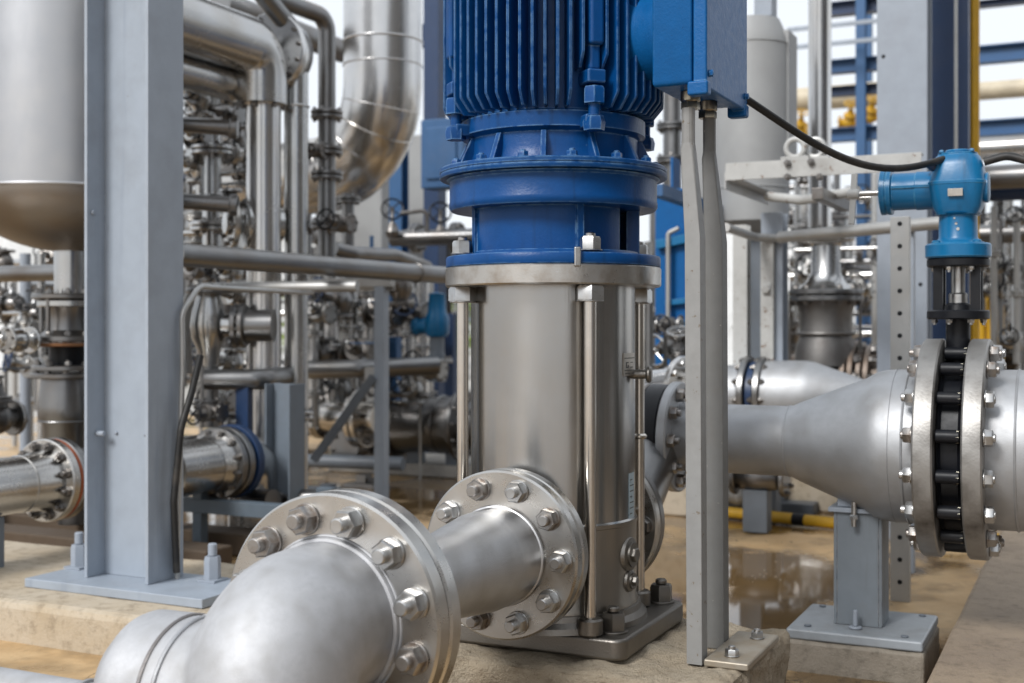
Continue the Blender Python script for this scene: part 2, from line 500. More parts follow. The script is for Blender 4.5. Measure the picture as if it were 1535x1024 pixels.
# a clip over the edge of the blue flange
a = R(10) + TH; d = V((math.sin(a), -math.cos(a), 0))
part('edge_clip', MB().box(d * .236 + UP * (z0 + .012), (.014, .008, .040), Matrix.Rotation(a, 3, 'Z')), BOLT, pump, bev=.003)
# lantern with two open windows
zL0, zL1 = z0 + .024, zl(318)
def ang(phi): return R(phi) + TH - math.pi / 2     # from "degrees right of the camera's side" to the lathe angle (x, y)
def arcwall(mb, p0, p1, r0, r1, za, zb, n=24):
    b = len(mb.v)
    for i in range(n + 1):
        a = ang(p0 + (p1 - p0) * i / n)
        for r in (r0, r1):
            for z in (za, zb): mb.v.append(V((r * math.cos(a), r * math.sin(a), z)))
    for i in range(n):
        q = b + 4 * i
        mb.f += [(q, q + 4, q + 5, q + 1), (q + 2, q + 3, q + 7, q + 6), (q, q + 2, q + 6, q + 4), (q + 1, q + 5, q + 7, q + 3)]
    mb.f += [(b, b + 1, b + 3, b + 2), (b + 4 * n, b + 4 * n + 2, b + 4 * n + 3, b + 4 * n + 1)]
mb = MB()
arcwall(mb, -66, 15, .168, .182, zL0, zL1)
arcwall(mb, 15, 60, .150, .160, zL0, zL1)
arcwall(mb, 84, 250, .168, .182, zL0, zL1)
for p in (-66, 15.5, 84): arcwall(mb, p - 2.3, p + 2.3, .16, .188, zL0 - .002, zL1 + .002, 3)
part('lantern', mb, BLUE, pump)
part('shaft_coupling', MB().disc((0, 0, zL0), UP, .05, zL1 - zL0, .01, 24), BLACK, pump)
zr1 = zl(272)
mb = MB().lathe((0, 0, zL1), UP, [(.12, 0), (.222, 0), (.2265, .006), (.2265, .016), (.2255, .018), (.2255, zr1 - zL1 - .006), (.232, zr1 - zL1), (.12, zr1 - zL1 + .004)], 80)
part('adapter_ring', mb, BLUE, pump)
zm0 = zl(271); zm1 = zl(256)
mb = MB().lathe((0, 0, zm0), UP, [(.15, 0), (.246, 0), (.2475, .002), (.2475, .0085), (.2455, .0095), (.2455, .0115), (.2475, .0125), (.2475, zm1 - zm0 - .002), (.2455, zm1 - zm0), (.15, zm1 - zm0 + .003)], 88)
mf = part('motor_flange', mb, BLUE, pump)
for i in range(14):
    a = ang(8 + i * 360 / 14)
    bolt_at(mf, (.222 * math.cos(a), .222 * math.sin(a), zm1 + .001), UP, .020, BLUE, stud=.5)
# motor end bell
zc = zl(196)
mb = MB().lathe((0, 0, zm1), UP, [(.196, 0), (.190, .014), (.186, .03), (.185, zc - zm1 - .028), (.190, zc - zm1 - .024), (.2, zc - zm1 - .02), (.2, zc - zm1 + .012), (.16, zc - zm1 + .014)], 72)
bell = part('end_bell', mb, BLUE, pump)
for i in range(12):
    mb = MB()
    a = ang(-4 + 30 * i)
    d = V((math.cos(a), math.sin(a), 0)); s = d.cross(UP)
    mb.prism([(.18, 0), (.218, 0), (.216, .006), (.199, .042), (.192, .058), (.18, .058)], d * 0 + UP * (zm1 + .002) - s.cross(V()) + (d.cross(UP)) * .006, d, UP, .012)
    part('stiffening_web', mb, BLUE, bell, bev=.002)
# motor body with its cooling fins
zf = zl(184)
mb = MB().lathe((0, 0, zf - .012), UP, [(.10, 0), (.197, 0), (.186, .012), (.186, .72), (.1, .72)], 72)
body = part('motor_housing', mb, BLUE, pump)
lugs = [20, 110, 200, 290]
for i in range(58):
    phi = 2 + i * 360 / 58
    near = min(abs((phi - l + 180) % 360 - 180) for l in lugs)
    a = ang(phi)
    d = V((math.cos(a), math.sin(a), 0)); s = d.cross(UP)
    zb = .0 if near > 7 else .075
    if near < 3.2: continue
    zb += random.uniform(-.003, .003)
    th = .0064
    # each fin is a thin plate with its lower outer corner cut away
    poly = [(.182, zb), (.2165, zb), (.238, zb + .026), (.2395, zb + .03), (.2395, .70), (.182, .70)]
    fm = MB().prism(poly, UP * zf + s * (th / 2), d, UP, th)
    part('cooling_fin', fm, BLUE, body, bev=.0014)
# foot lugs with hex bolts and the raised pads above
for l in lugs:
    a = ang(l); d = V((math.cos(a), math.sin(a), 0)); rz = Matrix.Rotation(a, 3, 'Z')
    mb = MB().box(d * .213 + UP * (zf + .058), (.050, .040, .028), rz)
    lug = part('lug', mb, BLUE, body, bev=.004)
    part('foot_pad', MB().box(d * .205 + UP * (zf - .030), (.045, .040, .026), rz), BLUE, bell, bev=.004)
    mb = MB().hexn(d * .222 + UP * (zf + .004), UP, .040, .034, .4).disc(d * .222 + UP * (zf - .022), UP, .012, .03, .002, 14)
    mb.lathe(d * .222 + UP * (zf - .022), -UP, [(0, 0), (.019, 0), (.023, .012), (.021, .028), (0, .029)], 6)
    part('lug_bolt', mb, BLUE, lug)
    mb = MB().box(d * .218 + UP * (zf + .245), (.046, .032, .25), rz).box(d * .214 + UP * (zf + .100), (.030, .026, .06), rz)
    part('mounting_pad', mb, BLUE, body, bev=.008)
part('fan_cowl', MB().lathe((0, 0, zf + .70), UP, [(.24, 0), (.25, .01), (.25, .24), (.2, .29), (0, .3)], 56), BLUE, pump)
# terminal box on the motor's right side
zt = EYE + .474 - PZ
mb = MB().lathe((.17, 0, zt + .13), UX, [(.10, 0), (.10, .08), (.115, .1), (.115, .115)], 40)
mb.prism([(-.145, 0), (.145, 0), (.15, .01), (.15, .44), (-.15, .44), (-.15, .01)], (.278, 0, zt), (0, 1, 0), UP, .083)
tb = part('terminal_box', mb, BLUEB, pump, bev=.006)
mb = MB().bx(.363, .391, -.153, .153, zt - .010, zt + .45)
for y in (-.143, .143): mb.bx(.352, .394, y - .014, y + .014, zt - .024, zt + .004)
lid = part('box_lid', mb, BLUEB, tb, bev=.005)
for y in (-.143, .143):
    for z in (zt + .02, zt + .25):
        bolt_at(lid, (.3915, y * .93, z), UX, .012, BLUEB, stud=.2, name='lid_screw')
for y in (-.07, .05):
    part('cable_gland', MB().disc((.333, y, zt - .022), UP, .020, .024, .003, 20).hexn((.333, y, zt - .036), UP, .034, .016), metal('brass_gland%d' % (y > 0), (.42, .37, .28), .35), tb)
# suction and discharge necks and flanges
AZ = EYE - .454 - PZ
for s, nm in ((-1, 'suction_neck'), (1, 'discharge_neck')):
    mb = MB().lathe((0, 0, AZ), (0, s, 0), [(.098, .12), (.098, .19), (.106, .206)], 40)
    part(nm, mb, SS_CAST, pump)
    f = flange(pump, (0, s * .206, AZ), (0, s, 0), .168, .029, SS_FACE, seg=72)
    if s > 0:
        for p in circ((0, .2055, AZ), (0, 1, 0), .136, 10, R(18)):
            bolt_at(f, p, (0, -1, 0), .036, BOLT_D)

# ------------------------------------------------------------------ plinths
mb = MB()
mb.prism([(-.34, -.26), (.43, -.24), (.452, -.225), (.455, .25), (.44, .275), (-.34, .275)], (0, 0, -PZ - .02), UX, WY, PZ + .018)
plinth = single('concrete_plinth', 'rough broken-edged concrete plinth carrying the tall blue-motored pump', 'plinth', mb, CONC_R, PP, bev=.014)
def roughen(o, amp, scale, levels=5):
    m = o.modifiers.new('subd', 'SUBSURF'); m.subdivision_type = 'SIMPLE'; m.levels = m.render_levels = levels
    tx = bpy.data.textures.new('rough', 'CLOUDS'); tx.noise_scale = scale; tx.noise_depth = 4
    d = o.modifiers.new('disp', 'DISPLACE'); d.texture = tx; d.strength = amp; d.mid_level = .5; d.texture_coords = 'LOCAL'
roughen(plinth, .034, .085, 6)

CP = gp(222, 877, 3.346); CP -= V((.115, -.0715, 0)); CP.z = EYE - .70
CT0 = CP.z
mb = MB().bx(-1.6, .47, -.285, .40, -CT0 - .03, -.027)
mb.f
cpl = single('concrete_plinth', 'long low tan concrete plinth under the grey steel column', 'plinth', mb, CONC, CP, bev=.02)
roughen(cpl, .008, .15, 4)
col = thing('steel_column', 'grey-blue painted H-section column bolted to the tan plinth at the pump\'s side', 'column', CP)
mb = MB().bx(-.115, -.1045, -.0715, .0715, 0, 2.2).bx(.1045, .115, -.0715, .0715, 0, 2.2).bx(-.1043, .1043, -.0035, .0035, 0, 2.2)
shaft = part('column_shaft', mb, GREY, col, bev=.0012)
part('base_plate', MB().bx(-.262, .362, -.147, .105, -.0255, -.0005), GREY, col, bev=.003)
for x, y in ((-.235, .03), (.235, .05)):
    mb = MB().bx(x - .03, x + .03, y - .03, y + .03, 0, .006).hexn((x, y, .006), UP, .040, .062, .3).disc((x, y, .068), UP, .0125, .035, .003, 16)
    part('anchor_bolt', mb, GREYL, col)
for x, y, z, a in ((-.104, -.035, .40, UX), (.045, -.004, .40, -WY), (-.06, -.004, .401, -WY), (.098, -.004, .395, -WY), (-.104, -.05, 1.02, UX)):
    part('stud', MB().disc((x, y, z), a, .008 if a == UX else .005, .028 if a == UX and z < .5 else .006, .002, 12), GREYL, col)

# cable and conduit that climb the column's far flange
mb = MB().tube([(.128, .03, 0), (.128, .03, .1), (.130, .05, .58), (.128, .05, .74), (.13, .12, .815), (-.30, 1.3, .83)], .008, 10, .06)
single('conduit_pipe', 'thin pale conduit rising behind the grey H-section column', 'conduit', mb, GALV, CP)
mb = MB().tube([(.135, .02, .02), (.142, .0, .22), (.150, .02, .42), (.155, .06, .52), (.16, .09, .62)], .010, 10, .1)
single('black_cable', 'black cable running down beside the grey H-section column', 'cable', mb, RUBBER, CP)

# ------------------------------------------------------------------ suction spool between the two big flange pairs
SP = PP + V((0, 0, AZ))
spool = thing('pipe_spool', 'short blasted pipe spool joining the pump to the nearest elbow', 'pipe', SP)
fl = flange(spool, (0, -.239, 0), (0, -1, 0), .1685, .030, SS_FACE, 10, .136, .0375, BOLTS, R(18), seg=80)
part('gasket', MB().disc((0, -.2345, 0), (0, -1, 0), .115, .005, .001), GASK, spool)
EL = .868
mb = MB().lathe((0, -.27, 0), (0, -1, 0), [(.099, -.001), (.098, .004), (.0965, .006), (.0965, .085), (.0955, .09), (.080, .225), (.079, .23), (.079, EL - .27 - .066)], 64)
mb.bead((0, -.274, 0), (0, -1, 0), .0965, .0045, 56)
sp_pipe = part('pipe', mb, SS_BLAST, spool)
flange(spool, (0, -EL + .072, 0), (0, -1, 0), .196, .033, SS_FACE, 12, .159, .041, BOLT, R(15), seg=88, stud=0)
part('gasket', MB().disc((0, -EL + .039, 0), (0, -1, 0), .15, .0035, .001), GASK, spool)

# ------------------------------------------------------------------ the elbow in front
EP = PP + V((0, -EL, AZ))
elb = thing('pipe_elbow', 'large bead-blasted elbow with side branch at the nearest bolted flange', 'pipe elbow', EP)
flange(elb, (0, .0345, 0), (0, -1, 0), .196, .0345, SS_FACE, 12, .159, .0405, BOLTS, R(15), seg=96)
RP = .122; BZ, BY = -.094, -.140
mb = MB().tube([(0, .02, 0), (0, -.150, 0), (0, -.150, -.20), (0, -.150, -.42)], RP, 64, .135, k=24)
mb.lathe((0, BY, BZ), (-1, 0, 0), [(0, -.02), (.1135, -.02), (.1135, .165), (0, .165)], 64)
body_e = part('elbow_body', mb, SS_MATTE, elb, sharp=180)
m_ = body_e.modifiers.new('union', 'REMESH'); m_.mode = 'VOXEL'; m_.voxel_size = .0042; m_.use_smooth_shade = True
m_ = body_e.modifiers.new('fillet', 'SMOOTH'); m_.factor = .6; m_.iterations = 22
mb = MB().bead((0, -.004, 0), (0, -1, 0), RP + .001, .006, 72)
mb.bead((0, -.0001, 0), (0, -1, 0), RP + .008, .003, 72)
part('neck_weld', mb, SS_MATTE, elb)
mb = MB().lathe((0, BY, BZ), (-1, 0, 0), [(.108, .156), (.1155, .158), (.1160, .170), (.1150, .205), (.1155, .210), (.1150, .226), (.110, .238), (.088, .262), (.06, .276), (.05, .29)], 72)
part('end_ring', mb, SS_MATTE, elb)
SEAM = metal('weld_seam', (.30, .28, .27), .45, .1, (.10, .08, .07), .8, 14, 200, .6)
part('weld_seam', MB().bead((-.1575, BY, BZ), (-1, 0, 0), .1135, .0034, 72, 6), SEAM, elb)
part('branch_weld', MB().bead((-.130, BY, BZ), (-1, 0, 0), .1155, .0030, 72, 6), SS_BLAST, elb)
mb = MB().lathe((-.25, BY, BZ - .052), (-1, 0, 0), [(.07, 0), (.066, .03), (.045, .07), (.041, .09), (.041, .50)], 40)
mb.bead((-.36, BY, BZ - .052), (-1, 0, 0), .042, .0045, 40)
part('small_pipe', mb, SS_MATTE, elb)
mb = MB().bx(-.03, .03, -.18, -.12, -EP.z, -.41)
part('prop', mb, GREY, elb, bev=.002)

# ------------------------------------------------------------------ cable risers below the terminal box
def riser(y, w, dpt, label, x=.333, mat=None):
    pos = PP + V((x, y, 0))
    t = thing('cable_riser', label, 'cable riser', pos, 'cable risers below the terminal box')
    H = zt - .036
    def ring(hx, hy, rad, z, cx=0.0, k=4):
        return [V((px + cx, py, z)) for px, py in rrect(-hx, hx, -hy, hy, rad, k)]
    secs = [ring(.0135, .0135, .0134, H), ring(.0135, .0135, .0134, H - .07), ring(.0138, .0138, .006, H - .085),
            ring(w, dpt, .0015, H - .26, .014), ring(w, dpt, .0015, .0, .018)]
    mb = MB(); n = len(secs[0])
    for s in secs: mb.v += s
    for k in range(len(secs) - 1):
        for i in range(n):
            j = (i + 1) % n
            mb.f.append((k * n + i, k * n + j, (k + 1) * n + j, (k + 1) * n + i))
    mb.f += [tuple(range(n)), tuple((len(secs) - 1) * n + i for i in range(n))]
    part('duct', mb, mat, t, sharp=4)
    return t
r1 = riser(-.085, .016, .019, 'front galvanised cable riser rising from plinth corner to the blue terminal box', mat=GALV_L)
r2 = riser(.052, .019, .020, 'rear wider galvanised cable riser under the blue terminal box', .336, GALV_SHADE)
pos = PP + V((.378, -.03, 0))
mb = MB().bx(-.005, .085, -.085, .17, .001, .016)
pl = thing('foot_plate', 'worn steel foot plate beside the cable risers on plinth corner', 'plate', pos)
part('plate', mb, metal('worn_plate', (.40, .36, .30), .5, .1, (.25, .18, .10), .8, 12, 120, .4, metallic=.6), pl, bev=.004)
for x, y in ((.04, -.04), (.05, .12)):
    bolt_at(pl, (x, y, .0165), UP, .024, BOLT, stud=.6)

# ------------------------------------------------------------------ reducer line on the right with the butterfly valve
FP = gp(1402, 670, 3.0)
red = thing('pipe_reducer', 'big grey reducer cone bolted to the black valve, on a grey post', 'pipe reducer', FP)
S_GREY = metal('satin_grey_pipe', (.45, .46, .475), .54, .09, (.30, .295, .29), .8, 13, 420, .3, metallic=.75)
FLG = metal('flange_grey', (.36, .35, .335), .50, .10, (.07, .06, .05), .9, 11, 200, .4, metallic=.8)
mb = MB().lathe((0, 0, 0), UX, [(.187, -.02), (.187, -.085), (.1885, -.0855), (.187, -.0865), (.186, -.11), (.180, -.135), (.165, -.16), (.118, -.28), (.102, -.32), (.091, -.345), (.0895, -.36), (.0895, -.655)], 80)
mb.bead((-.352, 0, 0), UX, .0895, .0022, 56)
mb.bead((-.055, 0, 0), UX, .1875, .003, 64)
part('cone', mb, S_GREY, red)
f1 = flange(red, (-.0225, 0, 0), UX, .263, .045, FLG, seg=88)
for p in circ((-.0232, 0, 0), UX, .233, 16, R(11.25)):
    bolt_at(f1, p, -UX, .034, BOLTS, stud=random.uniform(.3, .75))
f0 = flange(red, (-.640, 0, 0), (-1, 0, 0), .146, .026, S_GREY, seg=64)
for p in circ((-.6395, 0, 0), UX, .118, 10, R(18)):
    bolt_at(f0, p, UX, .030, BOLTS)
# valve
val = thing('butterfly_valve', 'black butterfly valve between two big grey flanges, blue gearbox above', 'valve', FP + V((.0525, 0, 0)))
mb = MB().lathe((0, 0, 0), UX, [(.15, -.0275), (.212, -.0275), (.214, -.024), (.205, -.018), (.205, .018), (.214, .024), (.212, .0275), (.15, .0275)], 72)
vb = part('valve_body', mb, BLACK, val)
for p in circ((0, 0, 0), UX, .233, 16, R(11.25)):
    s = part('stud_bolt', MB().disc(p + UX * -.026, UX, .0155, .052, .002, 14), BLACK, vb)
    part('spacer_nut', MB().hexn(p + UX * .0195, UX, .027, .006), metal('zinc', (.55, .52, .42), .35) if 'zinc' not in bpy.data.materials else bpy.data.materials['zinc'], s)
def vz(y): return (HOR - y) / F * 2.974 - (HOR - 670) / F * 3.0       # height over the valve axis of photo row y
mb = MB().disc((0, 0, .19), UP, .028, vz(470) - .19, .003, 24)
part('valve_neck', mb, BLACK, val)
zA, zB = vz(470), vz(388)
YK = .072
mb = MB().disc((0, 0, zA - .014), UP, YK, .022, .003, 36).disc((0, 0, zB - .020), UP, YK, .020, .003, 36)
mb.lathe((0, 0, zA), UP, [(.034, 0), (.030, .02), (.016, .03), (0, .03)], 20)
for a in (35, 145, 215, 325):
    mb.bar((.052 * math.cos(R(a)), .052 * math.sin(R(a)), zA), (.052 * math.cos(R(a)), .052 * math.sin(R(a)), zB - .01), .022, .012)
yk = part('yoke', mb, BLACK, val)
part('stem', MB().disc((0, 0, zA + .008), UP, .016, zB - zA - .02, .002, 20).disc((0, 0, zA + .02), UP, .022, .03, .004, 20), BOLT, val)
for a in (15, 75, 165, 255, 305):
    q = V((.058 * math.cos(R(a)), .058 * math.sin(R(a)), zB - .0205))
    bolt_at(yk, q, -UP, .014, BOLT, stud=.8)
    bolt_at(yk, V((q.x, q.y, zA - .0145)), -UP, .014, BOLT, stud=.8)
# gearbox
g = vz
mb = MB()
pr = []
mb.disc((0, 0, zB + .001), UP, .076, g(366) - zB, .004, 40)
for a in (40, 140, 220, 320):
    mb.disc((.06 * math.cos(R(a)), .06 * math.sin(R(a)), g(366) - .004), UP, .011, .012, .003, 12)
mb.lathe((0, 0, g(366)), UP, [(.060, 0), (.050, .006), (.045, .016), (.044, g(324) - g(366)), (.055, g(321) - g(366))], 36)
part('gearbox_foot', mb, AZURE, val)
def rsec(hx, hy, rad, z): return [V((px, py, z)) for px, py in rrect(-hx, hx, -hy, hy, rad, 5)]
secs = [rsec(.046, .046, .02, g(323)), rsec(.055, .055, .026, g(312)), rsec(.063, .064, .03, g(286)), rsec(.065, .066, .032, g(279)), rsec(.066, .067, .032, g(278.5)), rsec(.066, .067, .032, g(274)), rsec(.063, .064, .03, g(273.5)), rsec(.058, .06, .036, g(250)), rsec(.050, .052, .034, g(236)), rsec(.045, .047, .03, g(234)), rsec(.045, .047, .03, g(231))]
mb = MB(); n = len(secs[0])
for s in secs: mb.v += s
for k in range(len(secs) - 1):
    for i in range(n):
        j = (i + 1) % n; mb.f.append((k * n + i, k * n + j, (k + 1) * n + j, (k + 1) * n + i))
mb.f += [tuple(range(n)), tuple((len(secs) - 1) * n + i for i in range(n))]
mb.disc((0, 0, g(231)), UP, .03, g(225) - g(231), .002, 28)
gb = part('gearbox', mb, AZURE, val, bev=.002)
ga = (g(250) + g(322)) / 2 + .004
mb = MB().lathe((-.05, 0, ga), (-1, 0, 0), [(.046, 0), (.047, .045), (.045, .047), (.045, .075), (.0455, .078), (.0455, .10), (.056, .103), (.056, .112), (.053, .113), (.053, .116), (.056, .117), (.056, .128), (.040, .132), (0, .133)], 36)
mb.bx(-.15, -.05, -.049, .049, ga + .004, ga + .010)
arm = part('gearbox_arm', mb, AZURE, gb)
for p in circ((-.164, 0, ga), UX, .050, 6, .5):
    bolt_at(arm, p + V((.010, 0, 0)), (-1, 0, 0), .010, AZURE)
part('input_shaft', MB().tube([(-.18, 0, ga), (-.245, 0, ga)], .007, 12), BOLT, arm)
part('handle', MB().bar((-.252, 0, ga - .075), (-.246, .01, ga + .05), .014, .012).disc((-.262, 0, ga), UX, .012, .03, .003, 12), GALV_W, arm)
part('side_cover', MB().lathe((.060, 0, g(283)), UX, [(.036, 0), (.036, .008), (.030, .011), (.012, .012), (0, .012)], 32), AZURE, gb)
for x, y in ((-.034, -.036), (.034, -.036), (.034, .036), (-.034, .036)):
    bolt_at(gb, (x, y, g(231) + .0005), UP, .010, AZURE, stud=.3, name='cover_screw')
part('tag_plate', MB().box((.0, -.0668, g(292)), (.034, .0015, .018)), PLATE, gb, bev=.0005)
for k in range(3): part('paint_spot', MB().disc((.004 - .004 * k, -.0448, g(345 - 8 * k)), -WY, .004 - .0008 * k, .0008, .0002, 9), GALV_W, gb)
part('gland', MB().disc((-.030, -.03, g(262)), (-.6, -.4, .5), .012, .05, .003, 14), NAVY, gb)
# pipe beyond the valve
rp = thing('valve_pipe', 'rounded grey pipe end running out of frame from the black valve', 'pipe', FP + V((.105, 0, 0)))
f2 = flange(rp, (-.0225, 0, 0), UX, .263, .045, FLG, seg=88)
for p in circ((.0232, 0, 0), UX, .233, 16, R(11.25)):
    bolt_at(f2, p, UX, .034, BOLTS, stud=random.uniform(.2, .55))
mb = MB().lathe((0, 0, 0), UX, [(.190, .02), (.190, .085), (.189, .12), (.178, .20), (.160, .27), (.13, .34), (.12, .38), (.12, 1.2)], 72)
mb.bead((.085, 0, 0), UX, .19, .003, 64)
part('pipe', mb, S_GREY, rp)
rp2 = part('prop', MB().bx(.48, .54, -.03, .03, -FP.z, -.118), GREY, rp, bev=.002)

# support post under the reducer
XP = FP + V((-.175, 0, 0)); zt2 = EYE - .733
sp = thing('pipe_support', 'grey steel post on a plate and concrete block under the reducer cone', 'support', V((XP.x, XP.y, zt2)))
hh = FP.z - zt2 - .165
mb = MB().bx(-.058, -.050, -.055, .055, 0, hh).bx(.050, .058, -.055, .055, 0, hh).bx(-.0498, .0498, -.055, -.047, 0, hh)
GREYP = paint('post_grey_paint', (.17, .195, .22), .45, (.2, .17, .14), .27, .14, 4, wear=(.4, .4, .4), wear_r=.003, drip=(.12, .13, .14))
GREYQ = paint('plate_grey_paint', (.27, .295, .32), .42, (.2, .17, .14), .30, .2, 5, wear=(.45, .45, .44), wear_r=.004)
part('post', mb, GREYP, sp, bev=.002)
part('base_plate', MB().bx(-.155, .165, -.15, .15, -.026, -.0005), GREYQ, sp, bev=.006)
mb = MB().bx(-.07, .06, -.065, .065, hh + .0005, hh + .012)
mb.prism([(-.05, 0), (.05, 0), (.05, .02), (-.05, .07)], (0, .05, hh + .013), UX, UP, .10)
part('saddle', mb, GREYL, sp, bev=.002)
part('hold_down_bolt', MB().tube([(-.005, -.075, -.03 + hh), (-.005, -.075, hh + .03)], .007, 10).hexn((-.005, -.075, hh - .012), UP, .018, .011), BOLT, sp)
part('grout_stud', MB().disc((.0, -.085, 0), UP, .016, .006, .002, 12).disc((.0, -.085, .005), UP, .006, .04, .004, 10), GREYL, sp)
for x, y in ((-.11, -.11), (.12, -.12), (-.12, .12), (.13, .12)):
    part('plate_stud', MB().disc((x, y, 0), UP, .009, .004, .001, 10), GREYD, sp)
blk = single('concrete_block', 'square grey stained concrete block beneath the grey pipe support plate', 'block', MB().bx(-.158, .168, -.153, .153, -zt2 - .01, -.027), CONC_G, V((XP.x, XP.y, zt2)), bev=.008)
roughen(blk, .006, .06, 4)

# perforated strut behind the support
Q = gp(1349, 690, 3.75)
st = thing('strut_post', 'perforated galvanised strut post standing behind the reducer cone', 'post', V((Q.x, Q.y, 0)))
H = gp(1349, 325, 3.75).z
mb = MB().bx(-.028, .028, -.003, .0, 0, H).bx(-.028, -.0255, .0002, .03, 0, H).bx(.0255, .028, .0002, .03, 0, H)
part('channel', mb, GALV, st, bev=.001)
mb = MB()
k = 0; z = .06
while z < H - .02:
    mb.disc((0, -.0038, z), (0, -1, 0) if 0 else (0, 1, 0), .0075, .0012, .0002, 10); z += .068
pf = part('hole', mb, BLACK, st); 

# black cable from the terminal box to the gearbox, and the second one beyond
a = PP + V((.385, .150, zt + .02)); b = FP + V((.0525 - .02, -.035, g(238)))
pts = []
for i in range(25):
    t = i / 24
    p = a.lerp(b, t); p.z -= .055 * math.sin(math.pi * t) ** 1.0 * (1 - .2 * t) + .045 * math.sin(math.pi * t) * (t > .0) * t
    pts.append(p - a)
single('black_cable', 'black cable sagging from the blue terminal box to the blue gearbox', 'cable', MB().tube(pts, .0085, 10), RUBBER, a)
b2 = FP + V((.0525 + .06, -.02, g(246)))
single('black_cable', 'black cable curving right and down behind the blue gearbox', 'cable', MB().tube([(0, 0, 0), (.05, .0, .012), (.12, .0, -.01), (.17, .0, -.05), (.19, .0, -.12), (.20, .2, -.3)], .010, 10, .05), RUBBER, b2)

# discharge side behind the pump
dp = thing('discharge_pipe', 'dark discharge pipe between the pump\'s rear flange and the black ring', 'pipe', SP)
flange(dp, (0, .2365, 0), (0, 1, 0), .168, .03, SS_DULL, seg=64)
dz = FP.z - SP.z; du = FP.x - SP.x; dw = FP.y - SP.y
mb = MB().tube([(0, .26, 0), (0, .45, 0), (0, dw, dz), (du - .74, dw, dz)], .086, 32, .14)
part('pipe', mb, SS_DULL, dp)
flange(dp, (du - .752, dw, dz), UX, .14, .026, SS_DULL, 10, .108, .026, BOLT_D, R(18), seg=56, stud=0)
rg = thing('check_valve', 'dark navy ring valve clamped at the reducer line\'s small flange', 'valve', FP + V((-.697, 0, 0)))
part('valve_ring', MB().ring((-.028, 0, 0), UX, .07, .138, .056, .004, 56), BLACK, rg)
for p in circ((-.0275, 0, 0), UX, .112, 10, R(18)):
    part('stud_bolt', MB().disc(p, UX, .008, .055, .001, 8), BOLT, rg)

# ------------------------------------------------------------------ ground
def sheet(name, mat, pts, z, kind='structure'):
    me = bpy.data.meshes.new(name); me.from_pydata([tuple(g2w(V((p[0], p[1], z)))) for p in pts], [], [tuple(range(len(pts)))])
    me.materials.append(mat)
    o = bpy.data.objects.new(name, me); COL.objects.link(o); o['kind'] = kind
    return o
sheet('ground', GROUND, [(-400, -400), (400, -400), (400, 400), (-400, 400)], 0)
# raised kerb slab on the right
ka = gz(1385, .735 * F / (1024 - HOR) , .1)
mb = MB().bx(0, 3.0, -3.5, 3.6, -.03, .1)
kerb = single('kerb', None, None, mb, CONC_K, V((ka.x, ka.y, 0)), kind='structure', bev=.012)
roughen(kerb, .008, .2, 5)
yard = sheet('pale_yard', CONC_P, [(-60, 9.4), (60, 9.4), (60, 120), (-60, 120)], .004)

# loose grit and small stones on the floor and plinths
rg_ = random.Random(4); mb = MB()
def pebble(p, s):
    b = len(mb.v)
    for q in ((1, 0, 0), (0, 1, 0), (-1, 0, 0), (0, -1, 0), (0, 0, .7), (0, 0, -.7)):
        mb.v.append(V(p) + V([c * s * rg_.uniform(.6, 1.2) for c in q]))
    mb.f += [(b, b + 1, b + 4), (b + 1, b + 2, b + 4), (b + 2, b + 3, b + 4), (b + 3, b, b + 4), (b + 1, b, b + 5), (b + 2, b + 1, b + 5), (b + 3, b + 2, b + 5), (b, b + 3, b + 5)]
for _ in range(26):
    cx_, cd_ = rg_.uniform(-100, 1650), rg_.uniform(2.7, 6.5)
    for _k in range(rg_.randint(4, 26)):
        pebble(gz(cx_ + rg_.gauss(0, 70), cd_ + rg_.gauss(0, .16), .002), rg_.choice((.0015, .002, .003, .003, .005)))
single('gravel', None, None, mb, CONC_G, V((0, 0, 0)), kind='stuff')
# ------------------------------------------------------------------ background builders
def px2m(d): return d / F
def pipe(label, pts, r, mat, fillet=0.0, name='pipe', cat='pipe', group=None, fl=(), beads=(), seg=24, caps=True, fmat=None, nb=8):
    """fl: (point on the run, axis, radius, thickness) pairs of bolted discs; beads: (point, axis, radius, width)"""
    b = V(pts[0]) if pts[0][2] <= pts[-1][2] else V(pts[-1])
    L = [V(p) - b for p in pts]
    mb = MB().tube(L, r, seg, fillet, caps)
    for p, ax, br, bw in beads: mb.bead(V(p) - b, ax, br, bw, seg)
    if not fl:
        return single(name, label, cat, mb, mat, b, group)
    t = thing(name, label, cat, b, group)
    part('run', mb, mat, t)
    for p, ax, fr, ft in fl: joint(t, V(p) - b, V(ax), fr, ft, fmat or mat, nb, r)
    return t

def joint(t, p, ax, fr, ft, mat, nb=8, r=.04, bm=None):
    ax = ax.normalized(); s = max(.010, fr * .20)
    for k in (-1, 1):
        f = flange(t, p + ax * (k * ft * .12), ax * k, fr, ft, mat, nb, (fr + r) / 2 + .004, s, bm or BOLT_D, .2, seg=32, stud=.8, lo=True)
    part('gasket', MB().disc(p - ax * ft * .12, ax, fr * .8, ft * .24, .0005, 24), GASK, t)

def up_of(ax):
    return V((0, 0, 1)) if abs(V(ax).normalized().z) < .9 else V((0, -1, 0))

def handwheel(t, c, ax, rad, mat, sect=None):
    ax, e1, e2 = frame_of(ax)
    mb = MB().bead(c, ax, rad, sect or rad * .10, 28, 8)
    for i in range(4):
        a = math.pi / 4 + i * math.pi / 2
        d = e1 * math.cos(a) + e2 * math.sin(a)
        mb.tube([V(c), V(c) + d * rad], rad * .07, 6)
    mb.disc(V(c) - ax * rad * .12, ax, rad * .2, rad * .24, .001, 12)
    return part('handwheel', mb, mat, t)

